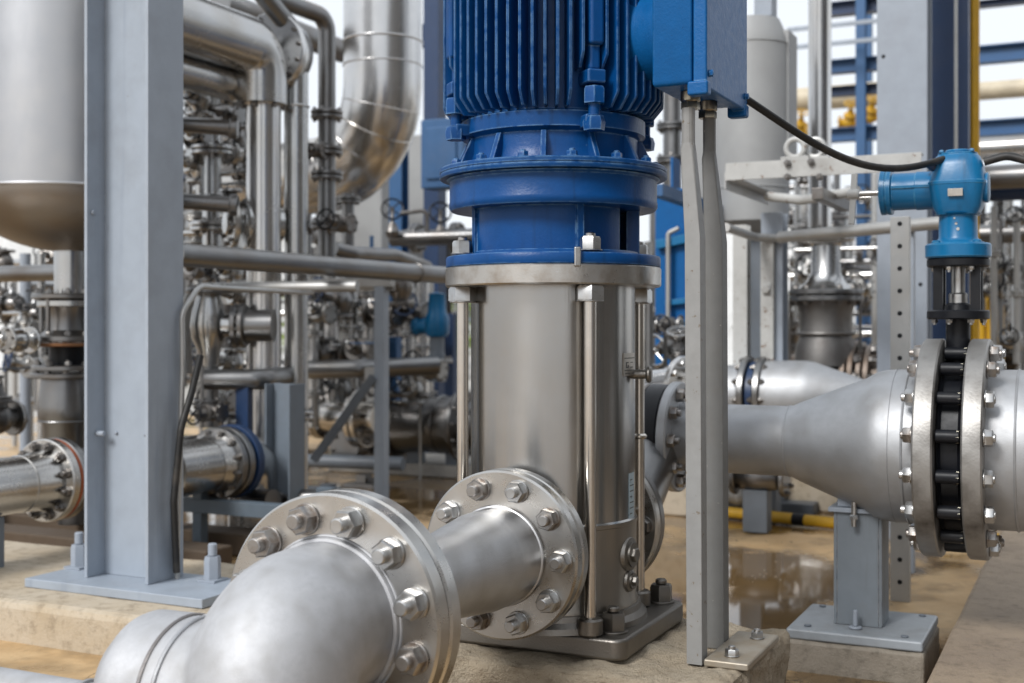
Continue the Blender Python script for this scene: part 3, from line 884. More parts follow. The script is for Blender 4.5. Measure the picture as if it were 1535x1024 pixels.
def valve(label, p, ax, r, mat, top='wheel', tdir=None, group=None, tmat=None, name='gate_valve', nb=6, fmat=None, h=1.0):
    ax = V(ax).normalized(); td = V(tdir).normalized() if tdir is not None else up_of(ax)
    t = thing(name, label, 'valve', p, group)
    O = V((0, 0, 0))
    mb = MB().lathe(O, ax, [(r, -2.3 * r), (r * 1.05, -1.7 * r), (r * 1.5, -.9 * r), (r * 1.7, -.2 * r), (r * 1.7, .2 * r), (r * 1.5, .9 * r), (r * 1.05, 1.7 * r), (r, 2.3 * r)], 24)
    mb.lathe(O, td, [(r * 1.15, 0), (r * 1.1, 1.9 * r)], 20)
    part('body', mb, mat, t)
    for k in (-1, 1):
        flange(t, ax * (k * 2.0 * r), ax * k, 2.0 * r, .45 * r, fmat or mat, nb, 1.6 * r, .42 * r, BOLT_D, .3, seg=28, stud=.8, lo=True)
    mb = MB().disc(td * 1.75 * r, td, 1.7 * r, .36 * r, .002, 24).disc(td * 2.15 * r, td, 1.6 * r, .36 * r, .002, 24).lathe(td * 2.5 * r, td, [(1.0 * r, 0), (.6 * r, .8 * r), (.5 * r, 1.4 * r)], 16)
    _, e1, e2 = frame_of(td)
    for s in (-1, 1): mb.tube([td * 2.6 * r + ax * (s * .8 * r), td * (2.6 + 2.0 * h) * r + ax * (s * .45 * r)], .16 * r, 6)
    mb.disc(td * (2.5 + 2.0 * h) * r, td, .7 * r, .3 * r, .001, 16)
    part('bonnet', mb, mat, t)
    te = td * (2.6 + 2.9 * h) * r
    part('stem', MB().tube([td * 2.5 * r, te + td * r * .7], .20 * r, 8), BOLT, t)
    if top == 'wheel': handwheel(t, te, td, 1.9 * r, tmat or BLACK)
    elif top == 'lever': part('lever', MB().bar(te - ax * r * .3, te + ax * 5 * r, .5 * r, .2 * r), tmat or MIDBLUE, t)
    elif top == 'box':
        mb = MB().lathe(te - td * .6 * r, td, [(1.0 * r, 0), (1.5 * r, .5 * r), (1.6 * r, 1.8 * r), (1.2 * r, 2.8 * r), (.5 * r, 3.1 * r), (0, 3.1 * r)], 20)
        mb.lathe(te + td * .7 * r, -ax if False else e1, [(0, -3.2 * r), (.9 * r, -3.2 * r), (.9 * r, 0)], 18)
        part('actuator', mb, tmat or AZURE, t)
    return t

def beam(label, a, b, w, h, mat, name='steel_beam', cat='beam', group=None, shape='box', bev=.002, pos=None):
    a, b = V(a), V(b); lo = a if a.z <= b.z else b
    mb = MB()
    if shape == 'box': mb.bar(a - lo, b - lo, w, h)
    elif shape == 'I':
        ax = (b - a).normalized(); up = V((0, 0, 1)); tf = h * .09
        mb.bar(a - lo + up * (h / 2 - tf / 2), b - lo + up * (h / 2 - tf / 2), w, tf).bar(a - lo - up * (h / 2 - tf / 2), b - lo - up * (h / 2 - tf / 2), w, tf).bar(a - lo, b - lo, w * .09, h - 2 * tf - .001)
    elif shape == 'L':
        up = V((0, 0, 1)); s = (b - a).normalized().cross(up).normalized(); tf = max(.004, w * .1)
        mb.bar(a - lo + s * (w / 2), b - lo + s * (w / 2), tf, h).bar(a - lo + up * (h / 2 - tf / 2) - s * tf, b - lo + up * (h / 2 - tf / 2) - s * tf, w - tf, tf)
    return single(name, label, cat, mb, mat, lo, group, bev=bev)

def post(label, px, d, w, mat, y0=None, z0=0.0, ztop=None, dpt=None, name='steel_column', cat='column', group=None, shape='box', bev=.002):
    b = gz(px, d, z0); zt_ = ztop if ztop is not None else gp(px, y0, d).z
    h = zt_ - z0; mb = MB(); dp_ = dpt or w
    if shape == 'box': mb.bx(-w / 2, w / 2, -dp_ / 2, dp_ / 2, 0, h)
    elif shape == 'H':
        tf = w * .07
        mb.bx(-w / 2, -w / 2 + tf, -dp_ / 2, dp_ / 2, 0, h).bx(w / 2 - tf, w / 2, -dp_ / 2, dp_ / 2, 0, h).bx(-w / 2 + tf + .0005, w / 2 - tf - .0005, -tf / 2, tf / 2, 0, h)
    elif shape == 'Hs':      # the flanges face the camera
        tf = w * .07
        mb.bx(-w / 2, w / 2, -dp_ / 2, -dp_ / 2 + tf, 0, h).bx(-w / 2, w / 2, dp_ / 2 - tf, dp_ / 2, 0, h).bx(-tf / 2, tf / 2, -dp_ / 2 + tf + .0005, dp_ / 2 - tf - .0005, 0, h)
    elif shape == 'L':
        tf = w * .12
        mb.bx(-w / 2, w / 2, -dp_ / 2, -dp_ / 2 + tf, 0, h).bx(-w / 2, -w / 2 + tf, -dp_ / 2 + tf + .0005, dp_ / 2, 0, h)
    return single(name, label, cat, mb, mat, b, group, bev=bev)

def vert(label, px, d, rpx, y0, y1, mat, fl=(), **k):
    """a vertical pipe from photo row y1 (bottom; None = yard floor) up to row y0; fl: (row, radius px)"""
    r = rpx * px2m(d)
    a = gz(px, d, 0) if y1 is None else gp(px, y1, d)
    b = gp(px, y0, d)
    return pipe(label, [a, b], r, mat, fl=[(gp(px, y, d), UP, R_ * px2m(d), max(.012, r * .32)) for y, R_ in fl], **k)

GREYM = paint('mid_grey_paint', (.15, .18, .215), .45, None, 0, .12, 4)
# ------------------------------------------------------------------ left: the tank and what hangs under it
d = 4.6; m = px2m(d)
c = gp(105, 290, d); tk = thing('storage_tank', 'large pale steel tank with a brown rounded bottom behind the column', 'tank', V((c.x, c.y, 0)))
r_ = 148 * m; zs = gp(105, 290, d).z; zb = gp(105, 378, d).z
mb = MB().lathe((0, 0, zs), UP, [(r_, .0), (r_, 1.6)], 96)
part('shell', mb, TANKM, tk)
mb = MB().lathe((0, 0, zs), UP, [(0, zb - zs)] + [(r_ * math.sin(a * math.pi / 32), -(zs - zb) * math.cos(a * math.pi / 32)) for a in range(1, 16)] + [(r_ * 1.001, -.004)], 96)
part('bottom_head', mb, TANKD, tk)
part('girth_weld', MB().bead((0, 0, zs - .002), UP, r_, .006, 96, 6), TANKM, tk)
for a in (20, 100, 60):
    p = V((r_ * .92 * math.cos(R(a)), r_ * .92 * math.sin(R(a)), 0))
    part('leg', MB().tube([p, p + UP * (zs + .1)], .04, 16), GREYD, tk)
part('nozzle', MB().tube([(0, 0, zb - .08 - .12), (0, 0, zb + .03)], 23 * m, 28).disc((0, 0, zb - .205), UP, 47 * m, .024, .003, 36), SS_PIPE, tk)
dk = d
p = gp(100, 480, d)
t = thing('shutoff_valve', 'stained flanged shutoff valve hanging beneath the tank outlet', 'valve', p)
def yy(y, x=100): return gp(x, y, d) - p
for (ya, yb, rp, mt) in ((449, 441, 50, SS_DULL), (512, 503, 52, SS_DULL), (519, 514, 54, metal('rusty_ring', (.25, .13, .07), .6, .1))):
    flange(t, yy(ya), UP, rp * m, (ya - yb) * m, mt, 10, rp * m * .84, .022, BOLT_D, .2, seg=36, lo=True)
mb = MB().lathe(yy(503), UP, [(40 * m, 0), (30 * m, .02), (27 * m, .06), (30 * m, .10), (36 * m, .134)], 28)
for a in (20, 100, 190, 280): mb.tube([yy(503) + V((44 * m * math.cos(R(a)), 44 * m * math.sin(R(a)), 0)), yy(446) + V((44 * m * math.cos(R(a)), 44 * m * math.sin(R(a)), 0))], .008, 8)
part('body', mb, SS_DULL, t)
mb = MB().lathe(yy(548), UP, [(26 * m, 0), (26 * m, .07)], 24)
part('throat', mb, BLACK, t)
flange(t, yy(555), UP, 50 * m, .02, SS_DULL, 10, 43 * m, .022, BOLT_D, .2, seg=36, lo=True)
p = gp(97, 560, d); t = thing('pipe_reducer', 'stained steel reducer below the tank\'s shutoff valve, standing on a flanged pipe', 'pipe reducer', V((p.x, p.y, p.z)))
mb = MB().lathe((0, 0, 0), UP, [(33 * m, 0), (36 * m, -.06), (38 * m, -.12), (38 * m, -.17), (32 * m, -.19), (31 * m, -.40)], 32)
mb.bead((0, 0, -.175), UP, 37.5 * m, .004, 32)
part('cone', mb, SS_DULL, t)
flange(t, (0, 0, -.016), UP, 50 * m, .02, SS_DULL, 10, 43 * m, .022, BOLT_D, .2, seg=36, lo=True)
pipe('short vertical stub pipe feeding into the flanged pipe left of the column', [gz(112, 4.75, .08), gp(112, 655, 4.75)], .062, SS_DULL)

# flanged pipe running towards the camera on the left
d = 3.95; m = px2m(d); p = gp(76, 719, d)
t = thing('flanged_pipe', 'shiny pipe with an orange-rimmed bolted flange left of the column', 'pipe', p)
mb = MB().tube([(0, 0, 0), (0, -1.6, 0)], 41 * m, 40).lathe((0, -.02, 0), (0, -1, 0), [(48 * m, 0), (45 * m, .03), (41.3 * m, .09), (41 * m, .12)], 40)
mb.bead((0, -.13, 0), (0, -1, 0), 41 * m, .003, 40)
part('run', mb, SS_PIPE, t)
flange(t, (0, 0, 0), (0, -1, 0), 62 * m, .032, SS_FACE, 12, 52 * m, .026, BOLT_D, R(15), seg=56)
part('gasket', MB().disc((0, .001, 0), (0, 1, 0), 61 * m, .012, .001, 48), ORANGE, t)
flange(t, (0, .014, 0), (0, 1, 0), 62 * m, .032, SS_DULL, seg=48)
part('tail', MB().tube([(0, .03, 0), (0, .5, 0), (.0, .8, .0)], 41 * m, 32), SS_DULL, t)
part('shoe', MB().bx(-.04, .04, -.3, -.22, -p.z, -40 * m), GREYD, t, bev=.002)
d = 4.4
valve('dark valve with a bolted round face low at the frame edge', gp(-4, 628, 4.9), WY, .036, SS_DULL, 'none' if 0 else 'lever', tmat=GREYD)
valve('small drain valve with pale wheel beside the tank outlet stack', gp(28, 510, 4.4), WY, .024, SS_PIPE, 'wheel', (-.6, -.8, .1), tmat=WHITE)
pipe('thin horizontal line crossing below the tank at the frame edge', [gp(-40, 412, 5.4), gp(-40, 412, 5.4) + V((.75, 0, 0))], .035, SS_DULL)
vert('bluish vertical post seen under the tank at the frame edge', 38, 6.2, 8, 380, None, GREYL, name='post', cat='post')
vert('slim pale riser under the tank beside the bluish post', 62, 6.0, 6, 380, None, SS_PIPE)
for i, (x, y) in enumerate(((18, 455), (52, 470))):
    valve('small grey valve crowded under the tank beside the slim pale riser', gp(x, y, 5.9), UX, .020, SS_DULL, 'wheel', group='small valves under the tank')
mb = MB().bx(-.9, .9, -.07, .07, 0, .08).bx(-.9, .9, .25, .39, 0, .08).bx(-.5, -.4, -.068, .388, .081, .16)
single('skid', 'low dark timber skid on the floor behind the left plinth', 'skid', mb, paint('dark_timber', (.08, .055, .035), .8, None, 0, .1, 4), gz(40, 4.6, .0) , bev=.008)

# ------------------------------------------------------------------ left middle: tall pipes behind the column
def wrun(p, L): return [p, p + V((0, L, 0))]
d = 5.0; m = px2m(d)
# fat header that comes from the upper left and ends in a scalloped flange over the tall riser
pe = gp(392, 84, 5.0)
hd = pipe('fat upper header pipe ending at the scalloped flange above the tall riser', [pe + V((0, -.8, .03)), pe + V((0, -.01, .03)), pe + V((0, -.01, -.20))], 41 * m, SS_PIPE, .135, seg=36)
q = pe + V((0, .03, .03))
t = thing('pipe_collar', 'scalloped round clamp flange closing the fat header pipe', 'flange', q)
flange(t, (0, .055, 0), (0, -1, 0), 60 * m, .03, SS_ALU, 14, 53 * m, .016, BOLT_D, .1, seg=56, lo=True)
part('hood', MB().lathe((0, .06, 0), WY, [(58 * m, 0), (50 * m, .08), (30 * m, .13), (0, .14)], 40), SS_ALU, t)
pipe('second header pipe tucked under the fat upper one', [pe + V((-.10, -.75, -.12)), pe + V((-.10, .12, -.12))], 25 * m, SS_PIPE)
vert('tall bright riser with a clamp band dropping from the scalloped flange', 395, 5.0, 26, 118, None, SS_ALU, fl=((150, 31),), nb=6)
vert('slimmer tall riser standing close beside the tall bright one', 444, 5.1, 18, 95, None, SS_PIPE, fl=((622, 27),), nb=8, beads=[(gp(444, 160, 5.1), UP, 18.5 * px2m(5.1), .005)])
mb = MB()
a = gp(444, 96, 5.1); 
pipe('bowed connector pipe at the top between header and slim riser', [a, a + V((0, 0, .12)), a + V((-.05, -.25, .30)), a + V((-.05, -.9, .32))], 15 * m, SS_DULL, .1)
a = gp(490, 30, 5.3)
pipe('flanged instrument riser in front of the big bend', [gp(490, 395, 5.3), gp(490, 26, 5.3), gp(490, 26, 5.3) + V((-.1, -1.0, .03))], 13 * px2m(5.3), SS_DULL, .07,
     fl=[(gp(490, y, 5.3), UP, 24 * px2m(5.3), .016) for y in (172, 226, 263, 337)], nb=8)
valve('small dark side valve on the instrument riser by the big bend', gp(474, 226, 5.25), (-1, 0, 0), .018, BOLT_D, 'wheel', (0, -1, 0))
valve('lower dark side valve on the instrument riser beneath the big bend', gp(512, 336, 5.25), UX, .022, BOLT_D, 'wheel', (0, -1, .1))
pipe('dark header corner at the top left above the instrument riser', [gp(330, 4, 5.6), gp(330, 4, 5.6) + V((0, 1.0, -.02)), ], .06, SS_DULL)
# the big clad bend
d = 6.0; m = px2m(d)
a = gp(574, -120, d); b = gp(574, 250, d)
segs = []
pts = [a, b, b + V((-1.1, .25, -.02))]
mb = MB()
bd = pipe('huge aluminium-clad pipe bend with segment seams between riser and motor', pts, 59 * m, SS_ALU, .40, seg=48,
     beads=[(gp(574, 64, d), UP, 59 * m, .006), (gp(574, 100, d), UP, 59.2 * m, .004)])
# seams of the cladding follow the bend
mbx = MB(); rad = .40
cc = b + V((-.40 * .975, .09, .40)); 
for k in range(1, 6):
    f = k / 6 * R(88)
    ctr = V((b.x, b.y, b.z + .40)) + V((-(1 - math.cos(f)) * .40 * .975, (1 - math.cos(f)) * .40 * .22, -math.sin(f) * .40))
    axv = V((-math.sin(f) * .975, math.sin(f) * .22, -math.cos(f)))
    mbx.bead(ctr - V(bd.location) * 0 - (a if a.z <= pts[-1].z else pts[-1]), axv, 59.1 * m, .0035, 48, 6)
part('cladding_seam', mbx, SS_ALU, bd)
pipe('short drop leg below the huge clad bend', [gp(522, 390, 5.9), gp(522, 290, 5.9)], 9 * m, SS_DULL, fl=[(gp(522, 300, 5.9), UP, 18 * m, .014)], nb=4)

# manifold at the column's right-hand side
d = 5.3; m = px2m(d)
t = pipe('manifold riser with two dark-gasketed joints just beside the column', [gp(318, 372, d), gp(318, 122, d), gp(318, 122, d) + V((-.5, .05, 0))], 14 * m, SS_PIPE, .05,
     fl=[(gp(318, y, d), UP, 32 * m, .018) for y in (226, 340)], nb=8)
for y, nm in ((186, 'upper'), (301, 'lower')):
    a = gp(345, y + 6, 4.9)
    t = thing('spindle_valve', nm + ' round-barrelled valve with black wheel beside the column', 'valve', a)
    mb = MB().tube([(0, 0, 0), (-.16, -.10, .012)], 11 * m, 20).disc((0, 0, 0), (.85, .53, -.06), 15 * m, .03, .004, 24)
    part('barrel', mb, GREYD if 0 else SS_DULL, t)
    handwheel(t, V((-.175, -.11, .013)), (-.85, -.53, .06), .060, BLACK, .011)
a = gp(352, 335, 5.0)
t = thing('flanged_tee', 'round flanged branch joining the tall bright riser at the manifold', 'flange', a)
flange(t, (0, .0, 0), (-.6, -.8, 0), 36 * m, .024, SS_FACE, 8, 29 * m, .018, BOLT_D, .2, seg=36, lo=True)
flange(t, (.02, .026, 0), (.6, .8, 0), 36 * m, .024, SS_PIPE, seg=36)
part('neck', MB().tube([(.02, .026, 0), (.12, .15, 0)], 24 * m, 24), SS_PIPE, t)
part('hub', MB().disc((-.012, -.019, 0), (-.6, -.8, 0), 17 * m, .02, .006, 20), SS_PIPE, t)
for i, (x, y, L, rr) in enumerate(((345, 150, .3, 7), (350, 262, .34, 6), (300, 350, -.3, 7), (345, 135, .3, 12), (350, 280, .35, 10))):
    a = gp(x - 25, y, 5.45)
    pipe('thin crossing line between the manifold riser and the tall bright riser', [a, a + V((.34, 0, 0))], rr * .6 * m, SS_PIPE, group='crossing lines at the manifold')
for i, (x, y) in enumerate(((352, 150), (356, 205), (346, 240), (300, 150), (362, 178), (350, 255), (372, 262), (297, 262))):
    valve('tiny bright needle valve crowded around the manifold riser', gp(x, y, 5.4 + .1 * (i % 3)), (UX, UP, WY)[i % 3], .017, (SS_SMALL, SS_DULL)[i % 2], ('wheel', 'lever')[i % 2], group='needle valves around the manifold', tmat=(SS_PIPE, BOLT_D)[i % 2])
# lower part of the manifold: globe body and its flange
d = 4.9; m = px2m(d)
a = gp(313, 488, d)
t = thing('globe_valve', 'fat round-bodied globe valve below the long horizontal pipe', 'valve', a)
mb = MB().lathe((0, 0, 0), UP, [(15 * m, -.16), (17 * m, -.10), (25 * m, -.05), (28 * m, 0), (25 * m, .05), (18 * m, .11), (17 * m, .13)], 32)
mb.lathe((0, 0, 0), (.9, .4, 0), [(22 * m, 0), (17 * m, .05), (17 * m, .10)], 24)
part('body', mb, SS_PIPE, t)
flange(t, (0, 0, .128), UP, 34 * m, .02, SS_DULL, 10, 28 * m, .017, BOLT_D, .2, seg=36, lo=True)
flange(t, V((.9, .4, 0)).normalized() * .10, (.9, .4, 0), 33 * m, .022, SS_DULL, 8, 27 * m, .018, BOLT_D, .2, seg=36, lo=True)
flange(t, V((.9, .4, 0)).normalized() * .15, (-.9, -.4, 0), 33 * m, .022, SS_DULL, 8, 27 * m, .018, BOLT_D, .2, seg=36, lo=True)
part('tail', MB().tube([V((.9, .4, 0)).normalized() * .15, V((.9, .4, 0)).normalized() * .26], 24 * m, 24), SS_DULL, t)
pipe('straight drop pipe from the globe valve to the floor flange', [gp(314, 640, d), gp(314, 520, d)], 14 * m, SS_DULL, fl=[(gp(314, 604, d), UP, 24 * m, .012)], nb=6)
valve('small block valve with a dark wheel under the globe valve', gp(318, 618, 4.7), UX, .020, BOLT_D, 'wheel', (0, -1, 0))
pipe('dull horizontal pipe from the globe valve towards the grey post', [gp(308, 569, 4.75), gp(308, 569, 4.75) + V((.2, .1, 0)), gp(432, 563, 5.1)], 15 * m, SS_DULL, .05, beads=[(gp(395, 565, 4.98), gp(432, 563, 5.1) - gp(308, 569, 4.75), 16 * m, .006)])
# long horizontal pipe above
a = gp(262, 381, 3.98)
pipe('long grey horizontal pipe passing from the column to the pump', [a, a + V((0, 1.95, 0))], 18 * px2m(4.0), SS_DULL, beads=[(a + V((0, 1.55, 0)), WY, .040, .005)])
# grey post behind the nearest flange
post('dark grey H-section post standing beneath the slim riser', 427, 4.7, .115, GREYM, 575, shape='H', dpt=.10)
# floor-level flanged pipe and its blue clamp
d = 4.55; m = px2m(d); p = gp(330, 694, d)
t = thing('flanged_pipe', 'low flanged pipe with a navy ring clamp just beyond the column', 'pipe', p)
mb = MB().tube([(0, 0, 0), (0, -.30, 0)], 40 * m, 36).lathe((0, -.02, 0), (0, -1, 0), [(46 * m, 0), (40.5 * m, .07)], 36)
part('run', mb, SS_PIPE, t)
flange(t, (0, 0, 0), (0, -1, 0), 54 * m, .03, SS_DULL, 12, 46 * m, .022, BOLT_D, R(15), seg=48, lo=True)
flange(t, (0, .012, 0), (0, 1, 0), 54 * m, .03, SS_DULL, seg=48)
part('clamp_ring', MB().ring((0, .055, 0), WY, 38 * m, 56 * m, .035, .003, 48), NAVY, t)
part('tail', MB().tube([(0, .05, 0), (0, .20, 0), (0, .20, -.30)], 40 * m, 32, .11), SS_ALU, t)
post('navy flat stanchion rising behind the low ring-clamped pipe', 366, 4.75, .058, NAVY, 580, dpt=.03, name='stanchion', cat='post')
pipe('dull drain pipe lying under the low ring-clamped pipe', [gp(330, 742, 4.8), gp(330, 742, 4.8) + V((.55, .1, 0))], .035, SS_DULL)
mb = MB().bx(-.02, .02, -.02, .02, 0, .28).bx(.52, .58, -.02, .02, 0, .28).bx(-.1, .7, -.025, .025, .16, .21).bx(-.02, .02, .3, .34, 0, .28)
single('pipe_stand', 'low slate-grey welded stand on the floor behind the column', 'stand', mb, paint('slate_paint', (.10, .13, .16), .5), gz(300, 4.5, 0), bev=.002)
a = gp(385, 730, 4.6)
pipe('short grey nozzle pipe ending in a bolted cap by the grey post', [gp(360, 748, 4.7), gp(410, 752, 4.6)], .045, SS_DULL)

# ------------------------------------------------------------------ centre: strut frame, valves and pipes behind the pump
d = 5.7; m = px2m(d)
fr = gz(572, d, 0)
t = thing('braced_stand', 'galvanised strut frame with a diagonal brace left of the pump', 'frame', fr)
H = gp(572, 430, d).z
part('post', MB().bx(-.026, .026, -.024, .024, 0, H), GREY, t, bev=.002)
a = gp(350, 432, d - .3) - fr; a = V((-.72, 0.05, H)); 
part('top_angle', MB().bar((-.70, 0, H + .02), (.06, 0, H + .02), .045, .04).bar((-.70, .02, H - .008), (.06, .02, H - .008), .006, .02), GALV, t, bev=.002)
b0 = gp(470, 690, d) - fr; b1 = gp(560, 565, d) - fr
part('brace', MB().bar(b0, b1, .05, .04), GREYD, t, bev=.002)
part('gusset', MB().box(b1, (.09, .01, .09)), GALV, t, bev=.001)
a = gp(418, 438, 5.4)
pipe('bent conduit hooping from the manifold beneath the long pipe', [gp(280, 560, 5.0), gp(280, 432, 5.0), gp(280, 432, 5.0) + V((.75, .1, 0))], 7 * m, GALV, .08)
a = gp(505, 556, 6.1)
pipe('grey horizontal pipe with clamp joints crossing behind the strut frame', [a + V((-.35, -.1, 0)), a + V((.1, .05, 0.01)), gp(655, 548, 6.3)], 14 * px2m(6.1), SS_DULL, .05,
     fl=[(gp(545, 553, 6.2), gp(655, 548, 6.3) - a, 19 * px2m(6.1), .01)], nb=0)
# light flanged pipe at mid height
d = 6.6; m = px2m(d); a = gp(484, 622, d)
pipe('bright short pipe with bolted joints behind the diagonal brace', [a + V((-.2, 0, 0)), a + V((.42, -.1, 0))], 23 * m, SS_ALU, fl=[(a, UX, 36 * m, .022), (a + V((.30, -.07, 0)), UX, 44 * m, .03)], nb=8)
# big flanged check valve
d = 7.0; m = px2m(d); a = gp(604, 634, d)
t = thing('flanged_strainer', 'big dark-rusted flanged strainer body left of the pump', 'strainer', a)
part('body', MB().lathe((0, 0, 0), UX, [(48 * m, -.02), (44 * m, .05), (40 * m, .18), (42 * m, .19), (42 * m, .36), (40 * m, .38)], 40).bead((.26, 0, 0), UX, 42 * m, .006, 40), SS_DULL, t)
flange(t, (-.03, 0, 0), (-1, 0, 0), 57 * m, .03, SS_DULL, 14, 50 * m, .022, BOLT_D, .1, seg=48, lo=True)
flange(t, (-.028, 0, 0), (1, 0, 0), 57 * m, .03, metal('dark_flange', (.16, .14, .12), .5, .1), 0, seg=48)
flange(t, (.37, 0, 0), (1, 0, 0), 52 * m, .03, SS_DULL, 12, 46 * m, .022, BOLT_D, .1, seg=48, lo=True)
part('tail', MB().tube([(.37, 0, 0), (.9, 0, 0)], 36 * m, 28), SS_DULL, t)
part('clamp', MB().bx(.2, .215, -44 * m, -43 * m, -.3, .3), GALV, t)
for x in (.05, .3): part('pedestal', MB().bx(x, x + .07, -.05, .05, -a.z + .04, -.14), GREYD, t, bev=.002)
single('valve_plate', 'navy round blank plate between the bright pipe and the strainer', 'plate', MB().disc((-.02, 0, 0), UX, 48 * m, .04, .003, 48), NAVY, gp(570, 634, 6.95))
valve('squat flanged drain valve near the floor by the strut frame', gp(533, 668, 6.5), WY, .045, SS_DULL, 'lever', (0, 0, 1))
single('concrete_slab', 'pale low concrete slab under the rusted strainer', 'slab', MB().bx(-.5, .55, -.2, .35, 0, .07), CONC_P, gz(630, 7.1, 0.001), bev=.01)
for i, (x, y, dd) in enumerate(((492, 713, 6.0), (470, 716, 5.9), (545, 700, 6.4))):
    single('floor_fitting', ('dark bolted foot of the diagonal brace', 'small dark floor clip by the brace foot', 'rusty floor bracket under the squat drain valve')[i], 'bracket', MB().bx(-.09, .09, -.05, .05, 0, .025).bx(-.03, .03, -.03, .03, .026, .07).disc((.06, 0, .026), UP, .018, .03, .003, 8), GREYD if i < 2 else SS_DULL, gz(x, dd, .001), bev=.002)
pipe('low dark pipe lying behind the diagonal brace', [gp(440, 690, 6.4), gp(440, 690, 6.4) + V((.6, .1, 0))], .035, GREYD)
# blue stanchions and valves at the pump's side
post('tall royal-blue column behind the clad bend', 598, 8.5, .10, MIDBLUE, ztop=4.2, shape='Hs')
post('navy square column hidden half behind the motor', 652, 8.0, .11, NAVY, ztop=4.0)
beam('navy cross beam high behind the motor', gp(600, 60, 8.3), gp(720, 40, 8.3), .1, .14, NAVY)
single('control_box', 'blue control box hanging behind the motor flange', 'control box', MB().bx(-.14, .14, -.08, .08, -.2, .2).bx(-.1, .1, -.095, -.081, -.15, .15), MIDBLUE, gp(672, 232, 7.2), bev=.012)
single('cladding_panel', 'white cladding panel standing far behind the blue column', 'panel', MB().bx(-.16, .16, -.1, .1, 0, 2.3), PALEW, gz(632, 9.5, 0), bev=.01)
single('cladding_panel', 'greyish cladding column far beneath the huge bend', 'panel', MB().bx(-.2, .2, -.1, .1, 0, 2.0), PALEW, gz(548, 9.0, 0), bev=.01)
a = gp(588, 358, 7.0)
pipe('flanged overhead line with two joints beside the pump head', [a, a + V((.55, .05, 0))], 12 * px2m(7), SS_DULL, fl=[(gp(625, 357, 7), UX, 22 * px2m(7), .022), (gp(685, 357, 7), UX, 24 * px2m(7), .02)], nb=8)
for i, (x, y) in enumerate(((588, 340), (660, 345))):
    t = thing('handwheel_valve', ('dark handwheel valve on the overhead line near the clad bend', 'dark hooped valve on the overhead line near the pump head')[i], 'valve', gp(x, y, 6.9))
    part('body', MB().lathe((0, 0, -.06), UP, [(.03, 0), (.04, .03), (.025, .07), (.01, .09), (.01, .17)], 16), BOLT_D, t)
    handwheel(t, V((0, 0, .1)), (.5, -.8, .3), .06, BLACK)
pipe('bent dark impulse line over the overhead pipe', [gp(600, 320, 6.9), gp(640, 315, 6.9), gp(640, 350, 6.9)], .012, BOLT_D, .03)
pipe('bent dark branch pipe low beside the instrument riser', [gp(500, 372, 5.5), gp(530, 380, 5.6), gp(590, 382, 6.0), gp(640, 400, 6.4)], .032, SS_DULL, .06)
a = gp(655, 488, 6.6)
t = thing('actuated_valve', 'bright blue actuator valve tucked left of the pump\'s tie rod', 'valve', a)
part('actuator', MB().lathe((0, 0, -.06), UP, [(.05, 0), (.065, .02), (.065, .1), (.05, .13), (.045, .22), (.05, .23), (.0, .24)], 24).lathe((0, 0, 0), (-1, 0, 0), [(.045, 0), (.045, .1), (.055, .11), (.055, .13), (0, .13)], 20), AZURE, t)
part('body', MB().lathe((0, 0, -.3), UP, [(.05, 0), (.06, .1), (.04, .15), (.04, .24)], 20), GREYD, t)
flange(t, (0, 0, -.2), UP, .085, .02, SS_DULL, 6, .07, .02, BOLT_D, .2, lo=True)
post('navy slim column left of the pump behind the actuator valve', 676, 7.5, .06, NAVY, 470)
post('short royal-blue stub column by the strut post', 592, 6.9, .055, MIDBLUE, 505, z0=.4, name='stanchion', cat='post')

# crowded thin risers between riser and pump
rnd = random.Random(3)
for i, x in enumerate((466, 478, 505, 520, 536, 556, 612, 622, 640)):
    dd = rnd.uniform(6.6, 8.6); rp = rnd.choice((5, 7, 9, 10))
    vert('thin grey riser with bolted joints in the crowd between the clad bend and the pump', x, dd, rp, rnd.uniform(385, 420), rnd.uniform(600, 680), (SS_PIPE, SS_DULL, GALV)[i % 3],
         fl=[(y, rp * 1.9) for y in (rnd.uniform(430, 480), rnd.uniform(500, 560))], nb=4, group='thin risers left of the pump', seg=12)
for i in range(16):
    x = rnd.uniform(455, 665); y = rnd.uniform(420, 610)
    valve('small steel valve in the crowd of thin risers left of the pump', gp(x, y, rnd.uniform(6.5, 8.5)), (UX, UP)[i % 2], rnd.uniform(.018, .032), (SS_SMALL, SS_DULL, BOLT_D)[i % 3], ('wheel', 'wheel', 'lever')[i % 3], (0, -1, .2) if i % 2 else (0, -.3, 1), group='small valves left of the pump', tmat=(BLACK, SS_SMALL)[i % 2], nb=4)
for i in range(9):
    y = (445, 462, 486, 503, 522, 470, 590, 600, 435)[i]; x = rnd.uniform(460, 560)
    a = gp(x, y, rnd.uniform(6.8, 8.0))
    pipe('thin level line linking the thin risers left of the pump', [a, a + V((rnd.uniform(.25, .6), 0, 0))], rnd.uniform(.010, .02), (SS_DULL, SS_PIPE, GALV)[i % 3], seg=10, group='level lines left of the pump')
